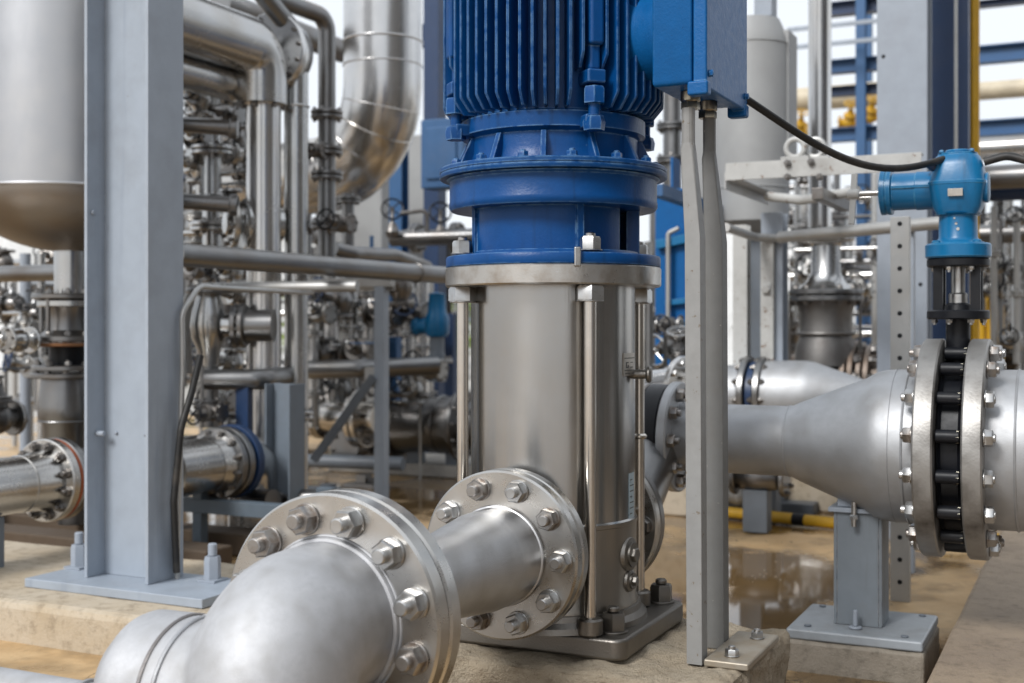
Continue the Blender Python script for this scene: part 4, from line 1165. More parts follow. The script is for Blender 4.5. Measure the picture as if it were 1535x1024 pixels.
# more small risers inside the manifold area at the column
for i, x in enumerate((285, 300, 338, 352, 366, 378)):
    dd = 6.0 + .35 * i
    vert('slim grey line rising behind the manifold beside the column', x, dd, (6, 8, 5, 9, 6, 7)[i], (150, 130, 200, 170, 140, 190)[i], (560, 640, 520, 600, 470, 640)[i], (SS_DULL, SS_PIPE)[i % 2],
         fl=[((230, 260, 290, 240, 300, 270)[i], 15)], nb=4, group='slim lines behind the manifold', seg=12)
for i in range(12):
    x = rnd.uniform(282, 385); y = rnd.choice((rnd.uniform(400, 445), rnd.uniform(230, 360), rnd.uniform(580, 640)))
    valve('small steel valve among the slim lines beside the column', gp(x, y, rnd.uniform(5.6, 7)), (UX, UP)[i % 2], rnd.uniform(.018, .030), (SS_SMALL, SS_DULL)[i % 2], ('wheel', 'lever')[i % 2], (0, -1, .2) if i % 2 else (0, -.3, 1), group='small valves behind the manifold', nb=4)

# ------------------------------------------------------------------ right-hand side
d = 5.6; m = px2m(d)
a = gz(1128, d, 0)
t = thing('vessel', 'rounded pale grey vessel with a sloped shoulder right of the blue terminal box', 'vessel', a)
hz = gp(1128, 32, d).z; h0 = gp(1128, 350, d).z
mb = MB().lathe((0, 0, 0), UP, [(0, h0), (.10, h0), (.165, h0 + .05), (.165, hz - .12), (.16, hz - .09), (.12, hz), (0, hz + .005)], 64)
mb.bead((0, 0, hz - .118), UP, .165, .004, 64, 6).bead((0, 0, h0 + .2), UP, .165, .004, 64, 6)
part('shell', mb, PALEW, t)
part('top_post', MB().bx(.02, .10, -.05, .05, hz + .006, hz + 1.2), GREYL, t, bev=.002)
part('flashing', MB().bx(.115, .172, -.03, .14, h0 + .25, hz - .06), PALEW, t, bev=.004)
part('skirt', MB().bx(-.05, .05, -.04, .04, 0, h0 - .002), GREYD, t, bev=.002)
vert('rounded pale grey vessel shell beside the insulated duct column', 1098, 5.9, 66, 168, 345, PALEW, seg=48, name='vessel', cat='vessel')
vert('tall bright vertical pipe right of the insulated duct', 1229, 6.0, 17, -60, 345, SS_ALU, fl=((352, 40),), nb=8)
# white angle frame
d = 4.35; m = px2m(d)
a = gp(1088, 258, d); 
fr = V((a.x, a.y, 0))
t = thing('support_frame', 'chipped white angle-iron frame between the insulated duct and blue gearbox', 'frame', fr)
def fl_(p): return V(p) - fr
L = .66
part('top_angle', MB().bx(0, L, -.004, .003, a.z - .030, a.z + .030).bx(0, L, .0035, .05, a.z + .024, a.z + .0295), GALV_W, t, bev=.001)
part('side_angle', MB().bx(.0, .05, .052, .62, a.z - .028, a.z - .022).bx(-.006, -.001, .004, .62, a.z - .06, a.z - .0), GREYD if 0 else GALV, t, bev=.001)
zq = gp(1088, 345, d).z
part('lower_rail', MB().tube([(.0, 0, zq + .01), (.0, .45, zq), (.3, .48, zq)], .016, 12, .1), GALV, t)
part('lower_rail', MB().tube([(.12, .30, zq - .01), (L + .12, .02, zq + .005)], .022, 14), GALV, t)
part('bent_bar', MB().tube([(.05, .40, a.z - .05), (.2, .30, a.z - .08), (.42, .22, a.z - .065)], .018, 12, .05), GALV_W, t)
for x, y, w_ in ((.01, .45, .05),):
    part('post', MB().bx(x, x + w_, y, y + .05, gp(1100, 640, 4.8).z, zq + .0), GALV_W, t, bev=.002)
part('cross_bar', MB().bx(.3, .34, .0, .5, a.z - .11, a.z - .07), BOLT_D, t, bev=.002)
for i, (x, z) in enumerate(((.22, .03), (.30, .03), (.33, -.06), (.22, -.05))):
    bolt_at(t, (x, -.006, a.z + z * .6), (0, -1, 0), .022, BOLT_D, lo=True)
for i, x in enumerate((1192, 1222)):
    c_ = gp(x, 222, 4.4)
    single('pipe_clip', ('bolted pipe clip on the white frame, nearer the insulated duct', 'bolted pipe clip on the white frame before the tall bright pipe')[i], 'clip', MB().bead((0, 0, 0), (0, 1, 0), .032, .010, 20).bx(-.05, .05, -.012, .012, -.045, -.03), GALV_W if i == 0 else GALV, c_, bev=.001)
post('narrow white channel post behind the cable risers', 1112, 4.9, .058, GALV_W, 338, z0=gp(1112, 640, 4.9).z, name='post', cat='post', shape='Hs')
post('grey H-section post with a bolt cleat left of the gate valve', 1161, 4.8, .085, GREYL, 320, z0=gp(1161, 640, 4.8).z, shape='Hs', dpt=.09)
single('bolt_cleat', 'small pale bolt cleat fixed on the grey H-section post', 'bracket', MB().box((0, 0, 0), (.03, .02, .05)).hexn((0, -.012, .0), (0, -1, 0), .03, .02), GALV_W, gp(1150, 434, 4.62), bev=.002)
a = gp(1048, 648, 4.9); beam('dark grey cross beam hidden behind the thin end of the reducer line', a, a + V((.75, -.02, 0)), .09, .08, GREYD)
for x in (1058, 1300): post(('dark leg under the cross beam close behind the cable risers', 'dark leg under the cross beam behind the reducer cone')[x > 1200], x, 4.9, .06, GREYD, 665, name='post', cat='post')
post('dull steel post behind the black-cabled gearbox with bare top', 1362, 3.9 + .3, .04, GREYL, 330, name='post', cat='post')
# gate valve in the frame
d = 5.4; m = px2m(d)
b_ = gp(1238, 548, d)
t = thing('gate_valve', 'large grey gate valve with stacked flanges behind the white frame', 'valve', b_)
def h_(y): return gp(1238, y, d).z - b_.z
part('body', MB().lathe((0, 0, 0), UP, [(46 * m, 0), (44 * m, h_(520)), (38 * m, h_(505)), (38 * m, h_(470)), (44 * m, h_(452))], 36).bead((0, 0, h_(500)), UP, 41 * m, .008, 32), metal('valve_cast', (.25, .24, .23), .5, .1, (.1, .08, .07), .6, 8, 120, .5), t)
flange(t, (0, 0, h_(452)), UP, 55 * m, .024, SS_DULL, 12, 48 * m, .022, BOLT_D, .1, lo=True, both=True)
flange(t, (0, 0, h_(442)), UP, 55 * m, .022, SS_DULL, 12, 48 * m, .022, BOLT_D, .1, lo=True)
part('bonnet', MB().lathe((0, 0, h_(434)), UP, [(44 * m, 0), (30 * m, .03), (22 * m, .07), (21 * m, .19), (24 * m, .2)], 32), SS_PIPE, t)
flange(t, (0, 0, h_(362)), UP, 42 * m, .02, SS_PIPE, 8, 35 * m, .02, BOLT_D, .1, lo=True)
part('blue_gasket', MB().disc((0, 0, h_(357)), UP, 41 * m, .012, .001, 36), MIDBLUE, t)
for s in (-1, 1): part('side_bolt', MB().tube([(s * 52 * m, -.03, h_(540)), (s * 52 * m, -.03, h_(440))], .007, 8), BOLT_D, t)
# big pale pipe below with its flanges
d = 4.75; m = px2m(d); a = gp(1150, 592, d)
t = thing('pale_pipe', 'silver-white domed pipe with bolted flange behind the reducer', 'pipe', a)
part('run', MB().lathe((0, 0, 0), UX, [(52 * m, 0), (52 * m, .15), (50 * m, .18), (34 * m, .30), (26 * m, .36), (26 * m, .5)], 48), S_GREY, t)
flange(t, (-.0, 0, 0), (-1, 0, 0), 58 * m, .026, SS_DULL, 12, 51 * m, .022, BOLT_D, .1, seg=48, lo=True, both=True)
part('tail', MB().tube([(-.08, 0, 0), (-.3, 0, 0), (-.4, .15, 0)], 44 * m, 32, .08), S_GREY, t)
part('gasket_ring', MB().disc((-.028, 0, 0), (-1, 0, 0), 50 * m, .03, .003, 40), NAVY, t)
flange(t, (-.06, 0, 0), (-1, 0, 0), 58 * m, .026, SS_DULL, 12, 51 * m, .022, BOLT_D, .1, seg=48, lo=True)
d = 5.5; a = gp(1230, 556, d)
pipe('rust-brown flanged header under the gate valve', [a + V((-.25, .05, -.06)), a + V((.55, -.05, -.06))], .13, metal('rusty_pipe', (.27, .23, .20), .5, .1, (.16, .10, .06), .8, 7, 120, .4), fl=[(gp(1278, 575, 5.42), UX, .19, .025), (gp(1300, 575, 5.4), UX, .17, .025)], nb=12)
# wide columns
b_ = gz(1356, 4.9, 0)
t = thing('steel_column', 'wide pale grey-blue column rising behind the blue gearbox', 'column', b_)
part('column_shaft', MB().bx(-.095, .095, -.075, -.062, 0, 3.2).bx(-.095, .095, .062, .075, 0, 3.2).bx(-.006, .006, -.0615, .0615, 0, 3.2), GREYL, t, bev=.002)
for z, x in ((1.9, -.07), (1.0, .07)): part('bolt_hole', MB().disc((x, -.0755, z), (0, 1, 0), .008, .0012, .0002, 12), BLACK, t)
post('dark navy wide column right of the pale column', 1424, 5.3, .155, NAVY, ztop=3.4, dpt=.06)
post('dark navy narrow column beside the yellow pipe', 1446, 5.6, .05, NAVY, ztop=3.4, dpt=.05)
vert('thin bright rod between the two navy columns', 1433, 5.0, 2.5, -60, 400, GALV, name='rod', cat='rod', seg=8)
vert('tall yellow vertical pipe behind the blue gearbox', 1460, 5.6, 8, -60, 560, YELLOW)
# clutter behind gearbox on the far right
d = 6.0
pipe('broad grey level pipe leaving the frame behind the gearbox', [gp(1452, 268, 5.6), gp(1452, 268, 5.6) + V((.7, 0, .0))], .055, SS_DULL)
pipe('dark navy level pipe just below the broad grey one', [gp(1455, 292, 5.7), gp(1455, 292, 5.7) + V((.7, 0, 0))], .035, NAVY)
pipe('dull brownish level pipe lower behind the gearbox', [gp(1455, 352, 6.4), gp(1455, 352, 6.4) + V((.7, 0, 0))], .05, SS_DULL)
for i, x in enumerate((1490, 1500, 1512, 1524, 1532)):
    vert('pale thin riser in the crowd at the frame edge beyond the gearbox', x, 5.8 + .5 * (i % 3), (5, 4, 7, 5, 8)[i], (310, 330, 300, 320, 330)[i], 545, (GALV, SS_DULL, SS_PIPE)[i % 3], fl=[((380, 400, 420, 440, 410)[i], 10)], nb=4, group='thin risers beyond the gearbox', seg=12)
for i in range(8):
    valve('small steel valve among the pale risers beyond the gearbox', gp(rnd.uniform(1482, 1535), rnd.uniform(330, 540), rnd.uniform(5.8, 7.2)), (UX, UP)[i % 2], rnd.uniform(.018, .03), (SS_SMALL, SS_DULL)[i % 2], 'wheel', (0, -1, .2), group='small valves beyond the gearbox', nb=4)
for i, (x, y0, y1) in enumerate(((1472, 480, 520), (1485, 400, 540), (1497, 455, 545))):
    vert('yellow valve riser standing beyond the black valve yoke', x, 6.4, (5, 7, 8)[i], y0, y1 + 40, YELLOW, group='yellow risers beyond the yoke', seg=12)
valve('dark brown gate valve among the yellow risers', gp(1488, 420, 6.3), UP, .035, BOLT_D, 'wheel', (0, -1, 0))

# blue column panel between pump and risers, instrument tubing
b_ = gz(1012, 5.6, 0)
t = thing('steel_column', 'deep blue column carrying instrument tubing right of the pump', 'column', b_)
part('column_shaft', MB().bx(-.075, .075, -.06, -.05, .36, gp(1012, 285, 5.6).z).bx(-.006, .006, -.0495, .06, .36, 1.6), MIDBLUE if 0 else BLUEB, t, bev=.002)
part('pier', MB().bx(-.15, .15, -.15, .15, 0, .358), CONC, t, bev=.01)
for y0_, y1_, xa, w_, h__ in ((368, 358, -.06, .03, .04), (455, 450, -.02, .02, .025), (487, 484, -.02, .02, .025)): part('bracket_rail', MB().bar((xa, -.08, gp(1012, y0_, 5.6).z), (.12, -.08, gp(1012, y1_, 5.6).z), w_, h__), AZURE, t, bev=.003)
part('tubing', MB().tube([(-.0, -.10, gp(1012, 520, 5.6).z), (.0, -.10, gp(1012, 352, 5.6).z), (.05, -.1, gp(1012, 345, 5.6).z)], .011, 10, .02), GALV, t)
valve('small steel manifold valve on the deep blue column', gp(1004, 487, 5.4), UX, .022, SS_DULL, 'wheel', (0, -1, 0))
beam('slate beam running behind the cable risers below the motor flange', gp(985, 285, 5.0), gp(1085, 320, 5.6), .05, .05, MIDBLUE)
vert('slim steel riser between the tie rod and the blue column', 973, 5.0, 6, 400, 600, SS_DULL)
d = 4.3; m = px2m(d); a = gp(1024, 576, d)
t = thing('flanged_pipe', 'bright bolted flange and pipe above the reducer line behind the pump', 'pipe', a)
flange(t, (0, 0, 0), (.9, -.43, 0), 43 * m, .024, SS_ALU, 10, 35 * m, .022, BOLT, .2, lo=True)
part('run', MB().tube([(0, 0, 0), (-.14, .07, -.02), (-.2, .1, -.10), (-.2, .1, -.4)], 27 * m, 28, .08), SS_ALU, t)
part('tail', MB().tube([(.02, -.01, 0), (.11, -.05, 0)], 26 * m, 28), SS_ALU, t)

vert('thick dull grey riser filling the gap behind the slim manifold lines', 340, 6.6, 17, 120, None, SS_DULL, fl=((215, 28), (420, 28)), nb=8)
vert('thick pale grey riser standing behind the stout risers near the strut frame', 512, 8.2, 15, 385, None, GALV, fl=((470, 25),), nb=8)
vert('grey blurred riser with a joint between the motor flange and the cable risers', 1008, 6.2, 14, 120, 285, SS_DULL, fl=((190, 24), (240, 24)), nb=6)
# floor items on the right
a = gp(1088, 778, 5.3)
pipe('yellow and black painted pipe lying along the floor under the reducer', [V((a.x, a.y, .03)) + V((-.2, .1, 0)), V((a.x, a.y, .03)) + V((1.6, -.28, 0))], .024, YELLOW)
pipe_y = [o for o in scene.objects if o.get('label', '').startswith('yellow and black painted')][0]
dd_ = (V((1.8, -.38, 0))).normalized()
for k in range(9): part('black_band', MB().disc(V((-0.2 * 0, 0, 0)) + dd_ * (.12 + .19 * k), dd_, .0246, .055, .0004, 20), BLACK, pipe_y)
mb = MB().bx(-.5, .3, -.2, .2, 0, .05).bx(-.46, -.36, -.19, .19, .051, .30).bx(.0, .16, -.15, .15, .051, .26)
single('skid', 'dark steel skid frame on the floor behind the yellow pipe', 'skid', mb, GREYD, gz(1135, 5.75, 0), bev=.004)
single('concrete_block', 'tan concrete footing block behind the reducer\'s belly', 'block', MB().bx(-.17, .17, -.15, .15, 0, .16), CONC, gz(1225, 5.7, 0), bev=.012)
single('concrete_block', 'low grey footing at the yellow floor pipe behind the risers', 'block', MB().bx(-.12, .12, -.1, .1, 0, .08), CONC_G, gz(1120, 6.2, 0), bev=.01)
t = thing('drain_valve', 'dirty dark drain valve near the floor behind the cable risers', 'valve', gp(1135, 715, 5.0))
part('body', MB().lathe((-.1, 0, 0), UX, [(.03, 0), (.05, .02), (.06, .1), (.05, .18), (.03, .2)], 20), SS_DULL, t)
flange(t, (-.08, 0, 0), (-1, 0, 0), .075, .02, SS_DULL, 6, .06, .02, BOLT_D, .1, lo=True)
flange(t, (.1, 0, 0), (1, 0, 0), .075, .02, SS_DULL, 6, .06, .02, BOLT_D, .1, lo=True)
part('foot', MB().bx(-.05, .05, -.04, .04, -.22, -.05), GREYD, t, bev=.003)
post('dark square leg behind the reducer line near the floor', 1150, 5.3, .10, GREYD, 690, name='post', cat='post')
valve('bolted pale valve set near the floor right of the cable risers', gp(1110, 740, 5.4), UX, .04, GALV, 'wheel', (0, -.2, 1), tmat=GALV)

# ------------------------------------------------------------------ far rack on the right
def rack_post(label, x, d, w, mat=MIDBLUE): post(label, x, d, w, mat, ztop=5.5, shape='Hs', group=None)
rack_post('blue rack column between the bright pipe and the wide pale column', 1291, 9.0, .07)
rack_post('blue rack column behind the gate valve near its bonnet', 1302, 11.0, .06)
for i, (y, h_, lab) in enumerate(((12, .10, 'top blue rack beam right of the bright pipe'), (98, .10, 'middle blue rack beam right of the bright pipe'), (135, .07, 'thin dark rack beam under the middle blue one'), (200, .10, 'lower blue rack beam right of the bright pipe'))):
    a = gp(1240, y + 4, 9.2); beam(lab, a, a + V((.75, 0, .0)), .1, h_, (NAVY, MIDBLUE, NAVY, MIDBLUE)[i], shape='I')
for i, (y, lab) in enumerate(((45, 'upper thin rail across the sky gap beside the bright pipe'), (72, 'lower thin rail across the sky gap beside the bright pipe'))):
    a = gp(1180, y, 9.0); beam(lab, a, a + V((.9, 0, 0)), .02, .03, GREY, name='rail', cat='rail')
a = gp(1245, 150, 10.5)
pipe('cream far pipe crossing behind the yellow valves', [gp(1170, 152, 10.5), gp(1170, 152, 10.5) + V((1.4, 0, 0))], .10, paint('cream_paint', (.60, .52, .38), .5))
for i, (x, y, dd) in enumerate(((1272, 184, 10), (1304, 176, 10), (1198, 196, 10.3))):
    valve(('yellow far valve left of the blue rack column', 'yellow far valve right of the blue rack column', 'yellow far valve beside the insulated duct')[i], gp(x, y, dd), UX, .030, YELLOW, 'wheel', (.3, -.6, 1), tmat=YELLOW)
for i, (y, h_, lab, mt) in enumerate(((2, .04, 'thin dark rail at the very top right', NAVY), (78, .12, 'upper blue rack beam at the right frame edge', MIDBLUE), (188, .11, 'lower blue rack beam at the right frame edge', MIDBLUE))):
    a = gp(1462, y + 6, 8.5); beam(lab, a, a + V((1.2, 0, 0)), .1, h_, mt, shape='I')
pipe('cream far pipe between the two blue beams at the frame edge', [gp(1455, 138, 9.5), gp(1455, 138, 9.5) + V((1.2, 0, 0))], .07, bpy.data.materials['cream_paint'])
pipe('silver far pipe under the lower blue beam at the frame edge', [gp(1455, 225, 10.5), gp(1455, 225, 10.5) + V((1.4, 0, 0))], .10, SS_PIPE)
for i, x in enumerate((1195, 1206, 1262, 1275, 1312, 1318, 1252)):
    dd = 8.0 + .7 * (i % 4)
    vert('far thin riser with joints in the crowd behind the gate valve', x, dd, (5, 6, 7, 5, 6, 4, 8)[i], (250, 270, 320, 300, 260, 330, 370)[i], 600, (SS_PIPE, GALV, SS_DULL)[i % 3], fl=[((390, 420, 400, 450, 380, 470, 430)[i], 13)], nb=4, group='thin risers behind the gate valve', seg=12)
for i in range(14):
    valve('small steel valve among the far risers behind the gate valve', gp(rnd.uniform(1185, 1325), rnd.uniform(290, 545), rnd.uniform(7.5, 9.5)), (UX, UP)[i % 2], rnd.uniform(.022, .04), (SS_SMALL, SS_DULL)[i % 2], 'wheel', (0, -1, .2), group='small valves behind the gate valve', nb=4)
for i, y in enumerate((300, 395, 415, 470, 500)):
    a = gp(1185, y, 8.6); pipe('far level line crossing behind the gate valve', [a, a + V((.75, 0, 0))], .02 + .008 * (i % 3), (SS_PIPE, SS_DULL)[i % 2], seg=12, group='level lines behind the gate valve')
rnd = random.Random(77)
for i, (x, y, r_) in enumerate(((300, 150, .034), (345, 175, .030), (300, 250, .036), (352, 232, .032), (346, 305, .030), (298, 205, .028), (350, 410, .032), (296, 405, .030), (350, 545, .032), (335, 600, .030), (375, 610, .034), (300, 540, .030), (368, 445, .034))):
    valve('stout steel valve stacked beside the manifold riser near the column', gp(x, y, 5.15 + .12 * (i % 4)), (UP, UX, UP, WY)[i % 4], r_ * .8, (SS_PIPE, SS_DULL, SS_PIPE)[i % 3], ('wheel', 'lever', 'wheel')[i % 3], V((rnd.uniform(-.5, .5), -1, .2)), group='stout valves at the manifold', tmat=(BLACK, SS_PIPE, NAVY)[i % 3], nb=6, fmat=(SS_PIPE, SS_DULL)[i % 2])
for i, (x, rp, ys) in enumerate(((470, 9, (445, 500, 590)), (497, 12, (430, 470, 520)), (526, 11, (455, 492, 590)), (556, 12, (440, 515, 600)), (613, 8, (450, 500)), (634, 10, (460, 520, 565)))):
    vert('bright stout riser with stacked bolted joints near the strut frame', x, 6.4 + .15 * i, rp, 395, 640, (SS_PIPE, SS_ALU)[i % 2], fl=[(y, rp * 1.9) for y in ys], nb=6, group='stout risers near the strut frame', seg=20)
for i, (x, y) in enumerate(((478, 470), (512, 452), (541, 530), (512, 585), (620, 470), (600, 430), (645, 555), (484, 530), (575, 470), (620, 585))):
    valve('stout valve set between the risers near the strut frame', gp(x, y, 6.3 + .1 * (i % 5)), (UX, UP)[i % 2], .030 + .004 * (i % 3), (SS_SMALL, SS_DULL, BOLT_D)[i % 3], ('wheel', 'wheel', 'lever')[i % 3], V((rnd.uniform(-.4, .4), -1, .3)), group='stout valves near the strut frame', tmat=(BLACK, NAVY, MIDBLUE)[i % 3], nb=6)
# a deeper, darker layer of the plant fills the gaps
DARKM = metal('dark_pipe', (.09, .09, .09), .36, .1, (.10, .07, .05), .5, 6, 150, .1)
rnd = random.Random(21)
def crowd(x0, x1, n, d0, d1, ytop, ybot, lab, grp):
    for i in range(n):
        x = x0 + (x1 - x0) * (i + rnd.uniform(.1, .9)) / n
        rp = rnd.choice((3, 4, 5, 6, 8))
        yt = rnd.uniform(*ytop); yb = rnd.uniform(*ybot)
        fls = [(rnd.uniform(yt + 15, yb - 10), rp * 1.9) for _ in range(rnd.choice((1, 2, 2)))]
        vert(lab, x, rnd.uniform(d0, d1), rp, yt, yb, rnd.choice((DARKM, SS_DULL, SS_PIPE, GALV, SS_DULL)), fl=fls, nb=0, group=grp, seg=10)
def levels(x0, x1, ys, d0, d1, lab, grp):
    for y in ys:
        x = rnd.uniform(x0, (x0 + x1) / 2); dd = rnd.uniform(d0, d1)
        a = gp(x, y, dd); L_ = rnd.uniform(.35, .9) * (x1 - x) / F * dd / .9
        pipe(lab, [a, a + V((L_, rnd.choice((0, 0, .15)), 0))], rnd.uniform(.010, .034), rnd.choice((DARKM, SS_DULL, SS_PIPE)), seg=10, group=grp)
def small_valves(x0, x1, y0, y1, n, d0, d1, lab, grp):
    for i in range(n):
        valve(lab, gp(rnd.uniform(x0, x1), rnd.uniform(y0, y1), rnd.uniform(d0, d1)), rnd.choice((UX, UP, WY)), rnd.uniform(.016, .034), rnd.choice((DARKM, SS_DULL, SS_SMALL, BOLT_D)), rnd.choice(('wheel', 'wheel', 'lever')), V((rnd.uniform(-.6, .6), -1, rnd.uniform(-.2, .6))) if i % 2 else V((rnd.uniform(-.4, .4), -.4, 1)), group=grp, tmat=rnd.choice((BLACK, DARKM, SS_PIPE, NAVY)), nb=0)
crowd(272, 480, 20, 7.4, 9.6, (90, 330), (480, 690), 'dim riser deep in the plant behind the manifold', 'dim risers behind the manifold')
crowd(455, 700, 24, 9.2, 12.0, (330, 430), (560, 660), 'dim riser deep in the plant behind the strut frame', 'dim risers behind the strut frame')
levels(270, 470, (140, 170, 205, 250, 285, 318, 345, 410, 440, 470, 520, 545, 590, 610), 6.6, 9, 'dim level line deep behind the manifold', 'dim level lines behind the manifold')
levels(455, 690, (415, 428, 450, 477, 495, 515, 537, 575, 585, 610, 640), 8.6, 11, 'dim level line deep behind the strut frame', 'dim level lines behind the strut frame')
small_valves(272, 395, 120, 360, 16, 5.5, 7.5, 'dark little valve in the tangle between column and tall riser', 'dark little valves by the tall riser')
small_valves(275, 400, 395, 640, 14, 5.4, 7.5, 'dark little valve in the tangle under the long pipe', 'dark little valves under the long pipe')
small_valves(455, 690, 320, 640, 26, 7.5, 10, 'dark little valve in the tangle beyond the strut frame', 'dark little valves beyond the strut frame')
crowd(0, 131, 10, 6.5, 9, (375, 420), (600, 700), 'dim riser deep behind the tank outlet stack', 'dim risers behind the tank outlet')
small_valves(0, 128, 385, 640, 10, 5.6, 7.5, 'dark little valve behind the tank outlet stack', 'dark little valves behind the tank outlet')
levels(0, 120, (395, 428, 470, 540, 600), 6, 8, 'dim level line behind the tank outlet stack', 'dim level lines behind the tank outlet')
crowd(1185, 1335, 14, 9.0, 11.5, (230, 340), (560, 640), 'dim riser deep behind the grey gate valve', 'dim risers behind the gate valve')
small_valves(1185, 1330, 250, 560, 16, 6.6, 9, 'dark little valve deep behind the grey gate valve', 'dark little valves behind the gate valve')
levels(1095, 1330, (285, 330, 375, 405, 440, 455, 490, 530), 7.5, 10, 'dim level line deep behind the grey gate valve', 'dim level lines behind the gate valve')
crowd(1468, 1540, 9, 7.0, 9.5, (230, 330), (540, 600), 'dim riser deep behind the blue gearbox', 'dim risers behind the gearbox')
small_valves(1470, 1535, 320, 560, 10, 6.2, 8, 'dark little valve deep behind the blue gearbox', 'dark little valves behind the gearbox')
levels(1462, 1560, (235, 318, 335, 372, 395, 430, 465, 500), 7, 10, 'dim level line deep behind the blue gearbox', 'dim level lines behind the gearbox')
crowd(960, 1040, 6, 6.6, 9, (300, 380), (560, 640), 'dim riser between the pump and the cable risers', 'dim risers right of the pump')
small_valves(985, 1035, 500, 640, 7, 5.0, 6.5, 'dark little valve between the pump and the cable risers', 'dark little valves right of the pump')
small_valves(1095, 1200, 680, 760, 6, 5.6, 7.5, 'dark little valve low under the reducer line', 'dark little valves under the reducer')
crowd(1098, 1260, 8, 6.2, 8.0, (640, 690), (745, 770), 'short dim pipe leg under the reducer line', 'dim pipe legs under the reducer')
# ------------------------------------------------------------------ far off
for i, (x, d, r_, h_, lab) in enumerate(((520, 24, 1.6, 2.6, 'white far storage tank seen through the risers left of the pump'), (1245, 26, 2.4, 3.4, 'white far storage tank seen behind the gate valve'), (80, 25, 2.0, 2.6, 'white far storage tank seen below the steel tank'))):
    t = thing('storage_tank', lab, 'tank', gz(x, d, 0))
    part('shell', MB().lathe((0, 0, 0), UP, [(r_, 0), (r_, h_)], 48), WHITE, t)
    part('roof', MB().lathe((0, 0, h_), UP, [(r_ * 1.01, 0), (r_ * .5, .22), (0, .3)], 48), WHITE, t)
b_ = thing('factory_building', 'long pale factory hall across the far end of the yard', 'building', gz(767, 44, 0), rot=TH)
part('wall', MB().bx(-40, 40, 0, 8, 0, 2.3), paint('hall_wall', (.50, .51, .51), .7), b_)
part('roof', MB().bx(-40.3, 40.3, -.3, 8.3, 2.31, 2.6), paint('hall_roof', (.42, .44, .46), .7), b_)
for i in range(24): part('window', MB().bx(-36 + 3 * i, -34.4 + 3 * i, -.03, -.005, 1.0, 1.8), GREYD, b_)

def tree(label, x, d, h, cr, seed):
    rd = random.Random(seed)
    t = thing('tree', label, 'tree', gz(x, d, 0))
    mb = MB().tube([(0, 0, 0), (.03, .02, h * .35), (-.02, 0, h * .75)], [.10, .08, .04], 10)
    tips = []
    for i in range(10):
        a = rd.uniform(0, 6.28); z = rd.uniform(.3, .7) * h
        e = V((cr * .75 * math.cos(a), cr * .75 * math.sin(a), z + rd.uniform(.15, .35) * h))
        mb.tube([(0, 0, z), V((0, 0, z)).lerp(e, .5) + UP * .1, e], [.035, .022, .01], 6); tips.append(e)
    part('trunk', mb, BARK, t)
    mb = MB()
    cl = [V((rd.gauss(0, cr * .45), rd.gauss(0, cr * .45), h * rd.uniform(.38, 1.0))) for _ in range(46)] + tips
    for c_ in cl:
        for _ in range(46):
            p = c_ + V((rd.gauss(0, .16), rd.gauss(0, .16), rd.gauss(0, .12)))
            n_ = V((rd.gauss(0, 1), rd.gauss(0, 1), rd.gauss(0, 1))).normalized(); s = rd.uniform(.04, .08)
            _, e1, e2 = frame_of(n_); b = len(mb.v)
            mb.v += [p - e1 * s, p + e2 * s * .55, p + e1 * s, p - e2 * s * .55]; mb.f.append((b, b + 1, b + 2, b + 3))
    part('crown', mb, LEAF, t)
tree('yellow-green leafy tree far behind the strut frame', 538, 15, 1.35, .62, 5)
tree('dull green tree far behind the manifold', 290, 18, 1.5, .8, 9)
tree('low green tree far beyond the blue actuator valve', 640, 20, 1.3, .7, 11)

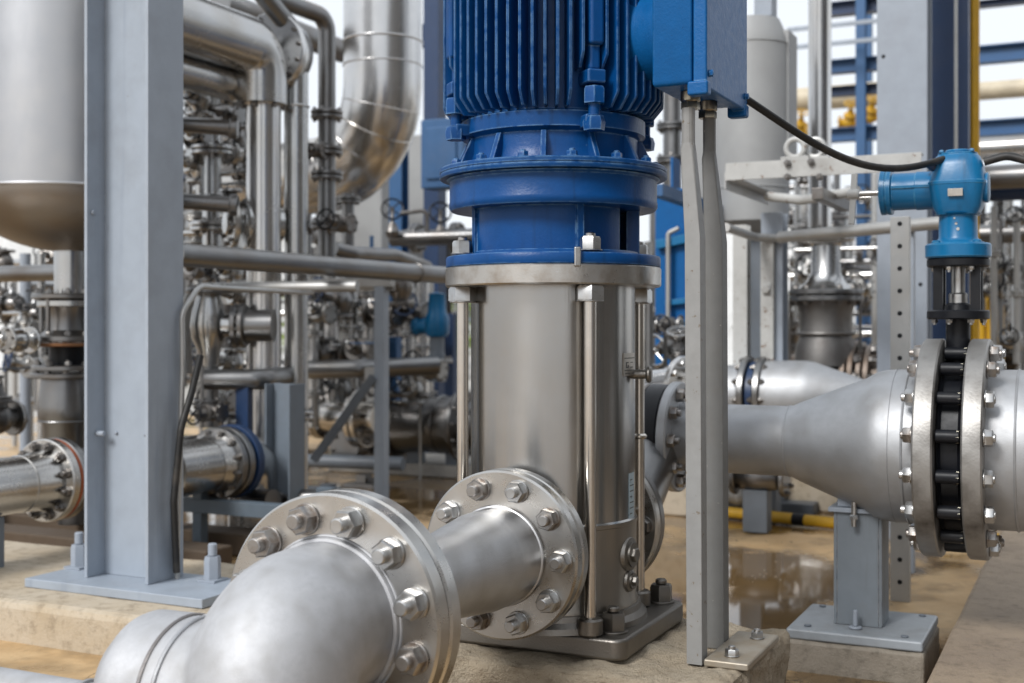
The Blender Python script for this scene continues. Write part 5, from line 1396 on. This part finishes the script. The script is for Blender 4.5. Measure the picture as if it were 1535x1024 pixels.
# ------------------------------------------------------------------ unseen light blocker added right of frame, shaped as a workshop (it shades and darkens the right-hand side)
b_ = thing('light_blocker', 'unseen dark light blocker added beyond the kerb, shaped like a workshop', 'building', V((3.4 * CT - 0 * ST, 3.4 * ST, 0)), rot=TH)
part('wall', MB().bx(0, 5, -6, 3.0, .1, 4.2), paint('blocker_dark', (.10, .095, .09), .7), b_)
part('roof', MB().bx(-.5, 5.3, -6.3, 3.3, 4.21, 4.4), GREYD, b_)
part('blocker_door', MB().bx(-.04, -.003, -1.6, -.6, .1, 2.2), GREYL, b_)
# ------------------------------------------------------------------ camera, light, sky
cam = bpy.data.cameras.new('camera'); co = bpy.data.objects.new('camera', cam); COL.objects.link(co)
co.location = (0, 0, EYE); co.rotation_euler = (R(90), 0, 0)
cam.sensor_width = 36; cam.lens = F / 1535 * 36
cam.shift_y = -(512 - HOR) / 1535
cam.clip_end = 2000; cam.clip_start = .05
cam.dof.use_dof = True; cam.dof.focus_distance = 2.35; cam.dof.aperture_fstop = 3.8
scene.camera = co

w = bpy.data.worlds.new("World"); scene.world = w; w.use_nodes = True
t = w.node_tree; bg = t.nodes['Background']
sky = nn(t, 'ShaderNodeTexSky'); sky.sky_type = 'NISHITA'; sky.sun_disc = False
SUN_EL, SUN_AZ = R(52), R(-52)           # sun high, ahead-left of where the camera looks from behind
sky.sun_elevation = SUN_EL
# direction to the sun (world): from the left and behind the camera
sd = V((-.62, -.70, .80)).normalized()
sky.sun_elevation = math.asin(sd.z)
sky.sun_rotation = math.atan2(sd.x, sd.y)
sky.air_density = 1.0; sky.dust_density = 3.0
veil = mixc(t, .90, sky.outputs['Color'], (8.2, 8.6, 9.1))
t.links.new(veil, bg.inputs['Color']); bg.inputs['Strength'].default_value = .10
sl = bpy.data.lights.new('sun', 'SUN'); so = bpy.data.objects.new('sun', sl); COL.objects.link(so)
sl.energy = 2.3; sl.angle = R(18); sl.color = (1, .99, .975)
so.rotation_euler = (-sd).to_track_quat('-Z', 'Y').to_euler()
vs = scene.view_settings
vs.view_transform = 'Standard'; vs.look = 'None'; vs.exposure = .32; vs.gamma = 1; vs.use_curve_mapping = False
scene.cycles.use_denoising = True
scene.cycles.max_bounces = 8
scene.cycles.sample_clamp_indirect = 6
